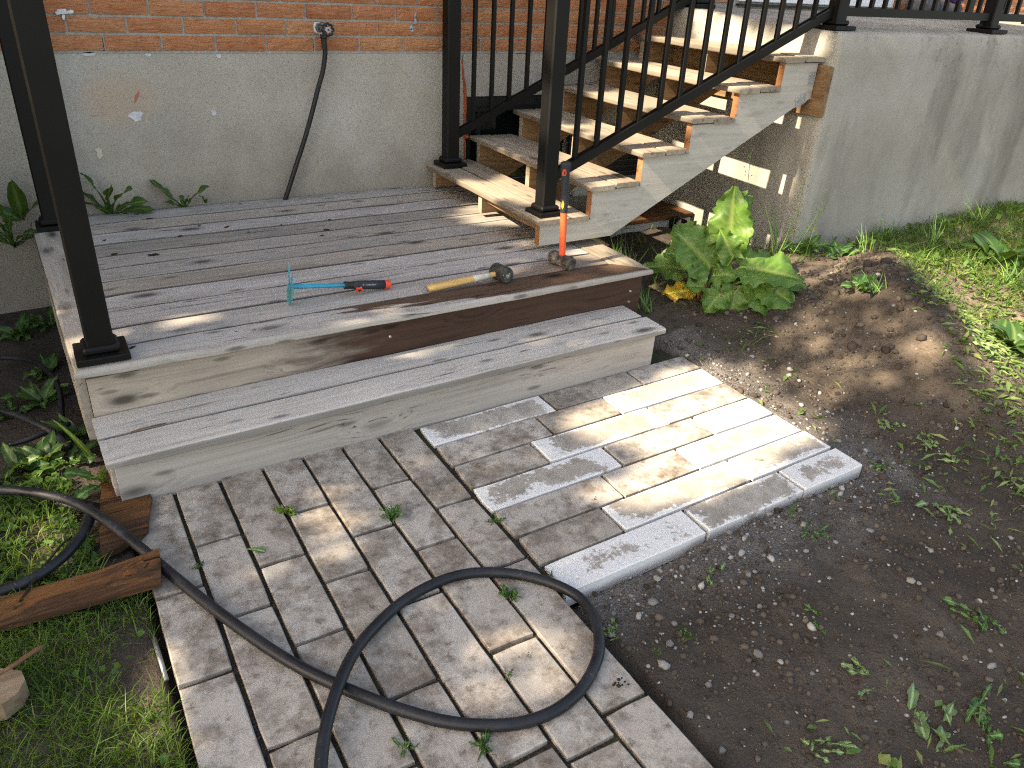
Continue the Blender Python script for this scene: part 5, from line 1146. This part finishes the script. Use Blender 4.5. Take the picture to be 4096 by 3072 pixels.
# uprooted weeds dropped on the soil
for i, (x, y, L, lb) in enumerate([(1745,1155,.055,'limp uprooted weed on the soil in front of the white paver'),(1990,950,.07,'limp uprooted weed on the dark soil right of the pavers'),(2030,1095,.07,'pulled weed with long stem at the right'),(2110,1330,.08,'wilted pulled weed at the right edge of the soil'),(1880,1470,.07,'pulled weed with jagged leaves in the dark soil'),(2000,1570,.11,'big heap of pulled jagged weed in the lower right corner'),(2120,1600,.11,'wilted broad weed in the lower right corner'),(1740,1600,.06,'thin pulled weed near the bottom edge'),(1530,1235,.045,'small pulled sprig beside the gravel'),(1490,1380,.03,'small green sprig on the soil beside the hose loop'),(1330,1410,.035,'little green sprout beside the hose loop'),(2060,1000,.06,'torn weed leaves on the shaded soil slope'),(1880,1010,.05,'torn sprig right of the paver corner'),(1945,770,.07,'pulled green weed lying on the sunlit soil mound'),(2090,770,.07,'flattened weed on the edge of the mound'),(1780,1350,.05,'small vine with round leaves pulled out on the soil')]):
    P = DP(x, y, .0); P = DP(x, y, float(ground_z(P[0], P[1]))); P[2] = float(ground_z(P[0], P[1]))+.006
    rosette('pulled_weed', P, lb, 'weed', [(rnd.gauss(i*57, 55), rnd.uniform(-2,14), L*rnd.uniform(.35,1.1), L*rnd.uniform(.12,.3), rnd.uniform(.0,.5)) for _ in range(rnd.randint(5,9))], MAT['limp'] if i % 3 else MAT['broad'], 'dand' if i % 3 != 2 else 'ovate', jit=L*.5)
# little weeds in the paver joints
for i, (x, y, L, n, lb) in enumerate([(620,1110,.028,22,'yellowish tuft in the joint between pavers in the sun patch'),(850,1118,.036,18,'green spiky tuft in the paver joint right of the sun patch'),(1098,1288,.028,24,'round green tuft in the joint inside the hose loop'),(1046,1614,.028,20,'low green tuft in the joint under the hose loop'),(1418,1412,.012,8,'tiny moss tuft beside the right edge of the pavers'),(550,1190,.0,0,''),(875,1625,.03,5,'two-leaved seedling in a joint at the bottom edge'),(1095,1462,.016,4,'tiny seedling in the joint in the hose loop'),(433,1228,.016,6,'tiny sprout in the joint beside the hose'),(1070,1130,.022,6,'dark sprout at the corner of the white paver'),(1188,1248,.014,5,'small green sprout at the front corner of the white pavers')]):
    if not n: continue
    P = DP(x, y, -.004); P[2] = -.006
    rosette('joint_weed', P, lb, 'weed', [(rnd.uniform(0,360), rnd.uniform(15,75), L*rnd.uniform(.6,1.4), L*rnd.uniform(.16,.34), rnd.uniform(.4,1.3)) for _ in range(n)], MAT['broad'] if i not in (0,) else MAT['palegrass'], 'ovate')
for x, y, kd, L, W, mat, lb in [(548,1187,'dand',.055,.03,'limp','curled grey-green leaf lying across a paver joint'),(1642,993,'dand',.04,.014,'limp','green leaf scrap on a sunlit white paver')]:
    P = DP(x, y, .006); tag(leaf_obj(None, P-CR*.02, CR, UPZ, kd, L, W, MAT[mat], name='fallen_leaf', seed=x, droop=.3, fold=.3, rows=12), lb, 'leaf')
def clump(P, r, label, n=9, mat='bark', name='soil_clump', spread=1.):
    V, F, _ = stones(np.array([(rnd.gauss(0, r*spread), rnd.gauss(0, r*spread*.6), rnd.uniform(0, r*.5)) for _ in range(n)]), r*.25, r*.6, rnd.randrange(999))
    o = link(name, fast_mesh(name, V, F), MAT[mat], loc=tuple(P)); tag(o, label, 'dirt'); return o
clump(DP(1338,1476,.003), .013, 'dark crumb of soil on a paver near its right edge'); clump(DP(1283,1078,.003), .007, 'dark crumb in the middle of a shaded paver', 6)
clump(DP(1140,1411,.004), .006, 'small brown stone on a sunlit paver inside the hose loop', 3, 'stone_b')
# bark flakes and debris on the deck
fl = [(1235,375),(585,622),(820,455),(550,303),(240,615),(2115,400),(1425,420),(440,262),(2140,310),(1715,357),(1350,170),(150,495),(990,365),(2075,450),(400,1440)]
fm = []
for i in range(4):
    r = random.Random(70+i); pts = [(math.cos(a)*(.017+.004*r.random()), math.sin(a)*(.006+.003*r.random())) for a in np.linspace(0, 2*math.pi, 11)[:-1]]
    m = MB(); m.add([(x, y, .0012+.003*r.random()) for x, y in pts]+[(x*.8, y*.8, .0002) for x, y in pts], [tuple(range(10))]+[(k,(k+1)%10,10+(k+1)%10,10+k) for k in range(10)]); me = m.mesh('bark_flake'); me.materials.append(MAT['bark']); fm.append(me)
for i, (x, y) in enumerate(fl):
    d = FW+RT*((350+x*.4521)-2048)/3103-UP*((740+y*.4521)-1536)/3103; nrm = np.array(M_DECK.col[2][:3]); o_ = np.array(M_DECK.translation); t = ((o_-CAM)@nrm)/(d@nrm); P = CAM+t*d
    o = link('bark_flake', fm[i % 4], None, None, loc=tuple(P+nrm*.001), rot=(0,0,rnd.uniform(-.5,.9))); s_ = (1, 1.35, .8, .8, .9, .9, .4, .5, .5, .5, .5, .5, .4, .6, .7)[i]; o.scale = (s_, s_, 1)
    tag(o, 'dark bark flake lying on the grey deck boards', 'bark', 'bark flakes on the deck')
P = on(M_STEP, .12, .137); tw_ = MB().tube([P+np.array(q) for q in ((-.03,-.004,.004),(0,.0,.006),(.03,.004,.005),(.07,.008,.003))], .0018, 5).obj('thin_twig', MAT['twig'], None, True); tag(tw_, 'small dry twig caught in the gap between the two step boards', 'stick')

# ================================================================== TREE left of the view, whose crown dapples the light
LIT=[
(1,[(-2.05,0.87),(-2.04,1.09),(-1.99,1.35),(-2.01,1.5),(-2.36,1.5),(-2.69,1.41),(-2.73,1.21),(-2.78,0.97),(-2.66,0.76),(-2.49,0.75),(-2.46,0.96),(-2.25,0.87)]),
(0.6,[(-2.12,1.49),(-2.01,1.75),(-1.96,2.15),(-2.12,2.35),(-2.62,2.06),(-2.89,1.88),(-2.78,1.75),(-2.57,1.66),(-2.55,1.55),(-2.77,1.4),(-2.53,1.43)]),
(1,[(-1.96,2.38),(-2.16,2.44),(-2.71,2.07),(-2.98,1.85),(-3.11,1.82),(-2.72,2.46),(-2.17,3.06),(-1.83,2.64)]),
(0.8,[(-1.59,1.96),(-1.51,2.26),(-1.65,2.67),(-1.96,2.51),(-1.97,2.23),(-1.89,1.96)]),
(0.35,[(-1.85,2.72),(-2.3,3.06),(-1.59,4.06),(-1.55,3.28)]),
(0.9,[(-1.57,2.14),(-1.59,2.31),(-1.61,2.25),(-1.61,2.17),(-1.58,2.01),(-1.57,2.0),(-1.56,2.07)]),
(1,[(-0.61,1.65),(-0.53,1.75),(-0.42,1.86),(-0.69,1.84),(-1.4,1.72),(-1.42,1.48),(-1.21,1.58)]),
(1,[(-0.7,1.95),(-0.57,2.17),(-1.38,2.02),(-1.42,1.78)]),
(1,[(-0.71,2.15),(-0.5,2.47),(-1.39,2.28),(-1.42,2.02)]),
(1,[(-0.58,2.43),(-0.35,2.81),(-1.39,2.57),(-1.42,2.3)]),
(1,[(-0.55,2.73),(-0.17,3.18),(-1.42,2.85),(-1.42,2.54)]),
(1,[(-0.57,3.04),(-0.28,3.37),(-1.42,3.09),(-1.42,2.69)]),
(1,[(-0.99,3.15),(-1.16,3.22),(-1.46,3.17),(-1.47,3.07),(-1.18,3.08)]),
(1,[(-0.56,1.43),(-0.51,1.65),(-0.7,1.65),(-1.01,1.6),(-0.89,1.42),(-0.78,1.39)]),
(0.12,[(-0.86,1.37),(-1.17,1.5),(-1.73,1.61),(-1.69,1.4),(-1.72,1.15),(-1.65,1.14),(-1.28,1.26)]),
(0.9,[(-1.36,1.51),(-1.28,1.66),(-1.69,1.64),(-1.67,1.53)]),
(0.25,[(-1.63,0.72),(-1.55,0.92),(-1.59,0.97),(-1.72,0.86),(-1.77,0.73)]),
(0.06,[(-1.6,1.14),(-1.69,1.49),(-1.93,1.48),(-1.94,1.22),(-1.86,1.05)]),
(0.6,[(-2.13,0.23),(-2.05,0.32),(-2.09,0.4),(-2.34,0.34),(-2.48,0.27),(-2.36,0.22)]),
(0.12,[(-2.08,0.48),(-1.98,0.63),(-1.97,0.78),(-2.21,0.8),(-2.46,0.63),(-2.4,0.52),(-2.25,0.5)]),
(0.8,[(-2.85,0.34),(-2.82,0.47),(-3.02,0.47),(-3.13,0.45),(-3.14,0.37),(-3.06,0.3),(-2.97,0.29)]),
(0.1,[(-2.11,0.15),(-2.27,0.19),(-2.4,0.07),(-2.64,-0.01),(-2.56,-0.02)]),
(0.75,[(-1.2,-0.18),(-1.18,-0.09),(-1.42,-0.02),(-1.83,-0.03),(-2.05,-0.08),(-2.05,-0.22)]),
(0.85,[(-2.62,-0.14),(-2.45,-0.09),(-2.38,-0.01),(-2.64,-0.01),(-2.85,-0.04),(-2.73,-0.16)]),
(1,[(-1.38,0.24),(-1.35,0.28),(-1.38,0.3),(-1.33,0.36),(-1.39,0.36),(-1.5,0.29),(-1.57,0.24)]),
(1,[(-1.36,0.41),(-1.35,0.49),(-1.35,0.56),(-1.42,0.54),(-1.45,0.47),(-1.47,0.4)])]

def inpoly(u, v, poly):
    c = np.zeros(len(u), bool); j = len(poly)-1
    for i in range(len(poly)):
        (xi, yi), (xj, yj) = poly[i], poly[j]
        c ^= ((yi > v) != (yj > v))&(u < (xj-xi)*(v-yi)/(yj-yi+1e-12)+xi); j = i
    return c
rs = np.random.RandomState(8); n = 5200          # shrub added out of view on the left to darken the bed
Ps = np.stack([rs.normal(-1.55, .32, n), rs.uniform(-1.2, -.05, n), np.abs(rs.normal(.9, .55, n))+.05], 1); sh = empty('added_shade_shrub', (-1.55,-.6,0)); tag(sh, 'dense green shrub added out of view to darken the bed left of the deck', 'shrub')
a1 = rs.normal(0,1,(n,3)); a1 /= np.linalg.norm(a1,axis=1)[:,None]; a2 = np.cross(a1, rs.normal(0,1,(n,3))); a2 /= np.linalg.norm(a2,axis=1)[:,None]; Ls = rs.uniform(.06,.11,n)[:,None]
Vs = np.stack([Ps-a1*Ls*.55, Ps+a2*Ls*.34, Ps+a1*Ls*.55, Ps-a2*Ls*.34], 1).reshape(-1, 3); o = np.arange(n)[:,None]*4
link('foliage', fast_mesh('foliage', Vs-np.array(sh.location), o+np.array([[0,1,2,3]]), np.repeat(np.clip(rs.normal(.4,.2,n),0,1), 4)), MAT['tree'], sh)
mb = MB()
for k in range(7): mb.tube([(rs.uniform(-.1,.1), rs.uniform(-.3,.3), -.05), (rs.uniform(-.2,.2), rs.uniform(-.4,.4), .8), (rs.uniform(-.3,.3), rs.uniform(-.5,.5), 1.5)], [.02,.014,.006], 6)
mb.obj('stem', MAT['twig'], sh, True)
r = np.random.RandomState(5); n = 62000
cu = r.uniform(-4.3, .6, n); cv = r.uniform(-.65, 4.9, n); keep = np.ones(n, bool); ju = cu+r.normal(0, .012, n); jv = cv+r.normal(0, .012, n)
for st, poly in LIT: keep &= ~(inpoly(ju, jv, poly)&(r.uniform(0, 1, n) < st**.35))
ex = 5200; cu = np.concatenate([cu[keep], r.uniform(-.42,.6,ex)]); cv = np.concatenate([cv[keep], r.uniform(-.2,3.6,ex)]); s_ = 7.4+r.uniform(-.55,.75,len(cu))+.5*np.sin(cu*1.7+1)+.3*np.sin(cv*2.3)
P = -LD[None]*s_[:,None]+LU[None]*cu[:,None]+LV[None]*cv[:,None]
a1 = r.normal(0,1,(len(P),3)); a1 /= np.linalg.norm(a1,axis=1)[:,None]; nn = -LD[None]+r.normal(0,.55,(len(P),3)); a2 = np.cross(nn, a1); a2 /= np.linalg.norm(a2,axis=1)[:,None]; a1 = np.cross(a2, nn); a1 /= np.linalg.norm(a1,axis=1)[:,None]
L = r.uniform(.075,.125,len(P))[:,None]
V = np.stack([P-a1*L*.55, P+a2*L*.36, P+a1*L*.55, P-a2*L*.36], 1).reshape(-1, 3); o = np.arange(len(P))[:,None]*4
tree = empty('garden_tree', (-7.4,-2.2,0)); tag(tree, 'leafy tree standing left of the deck and casting dappled shade', 'tree')
link('crown', fast_mesh('crown', V-np.array(tree.location), np.concatenate([o+np.array([[0,1,2,3]])], 1), np.repeat(np.clip(r.normal(.5,.2,len(P)),0,1), 4)), MAT['tree'], tree)
mb = MB(); mb.tube([(0,0,-.1),(.05,.02,1.2),(.2,.0,2.3),(.6,.1,3.3),(1.1,.1,5.2)], [.17,.13,.11,.07,.03], 10)
for k in range(9):
    a = -1.3+.33*k; mb.tube([(.15+.05*k,.0,1.9+.2*k),(.7,.9*math.sin(a*1.7),2.4+.22*k),(1.3+.1*k,2.0*math.sin(a*1.7),2.6+.3*k)], [.05,.03,.012], 6)
mb.obj('trunk', plain('tree_bark', (.09,.07,.055), .95, .1, bump=.8, bscale=40), tree, True)
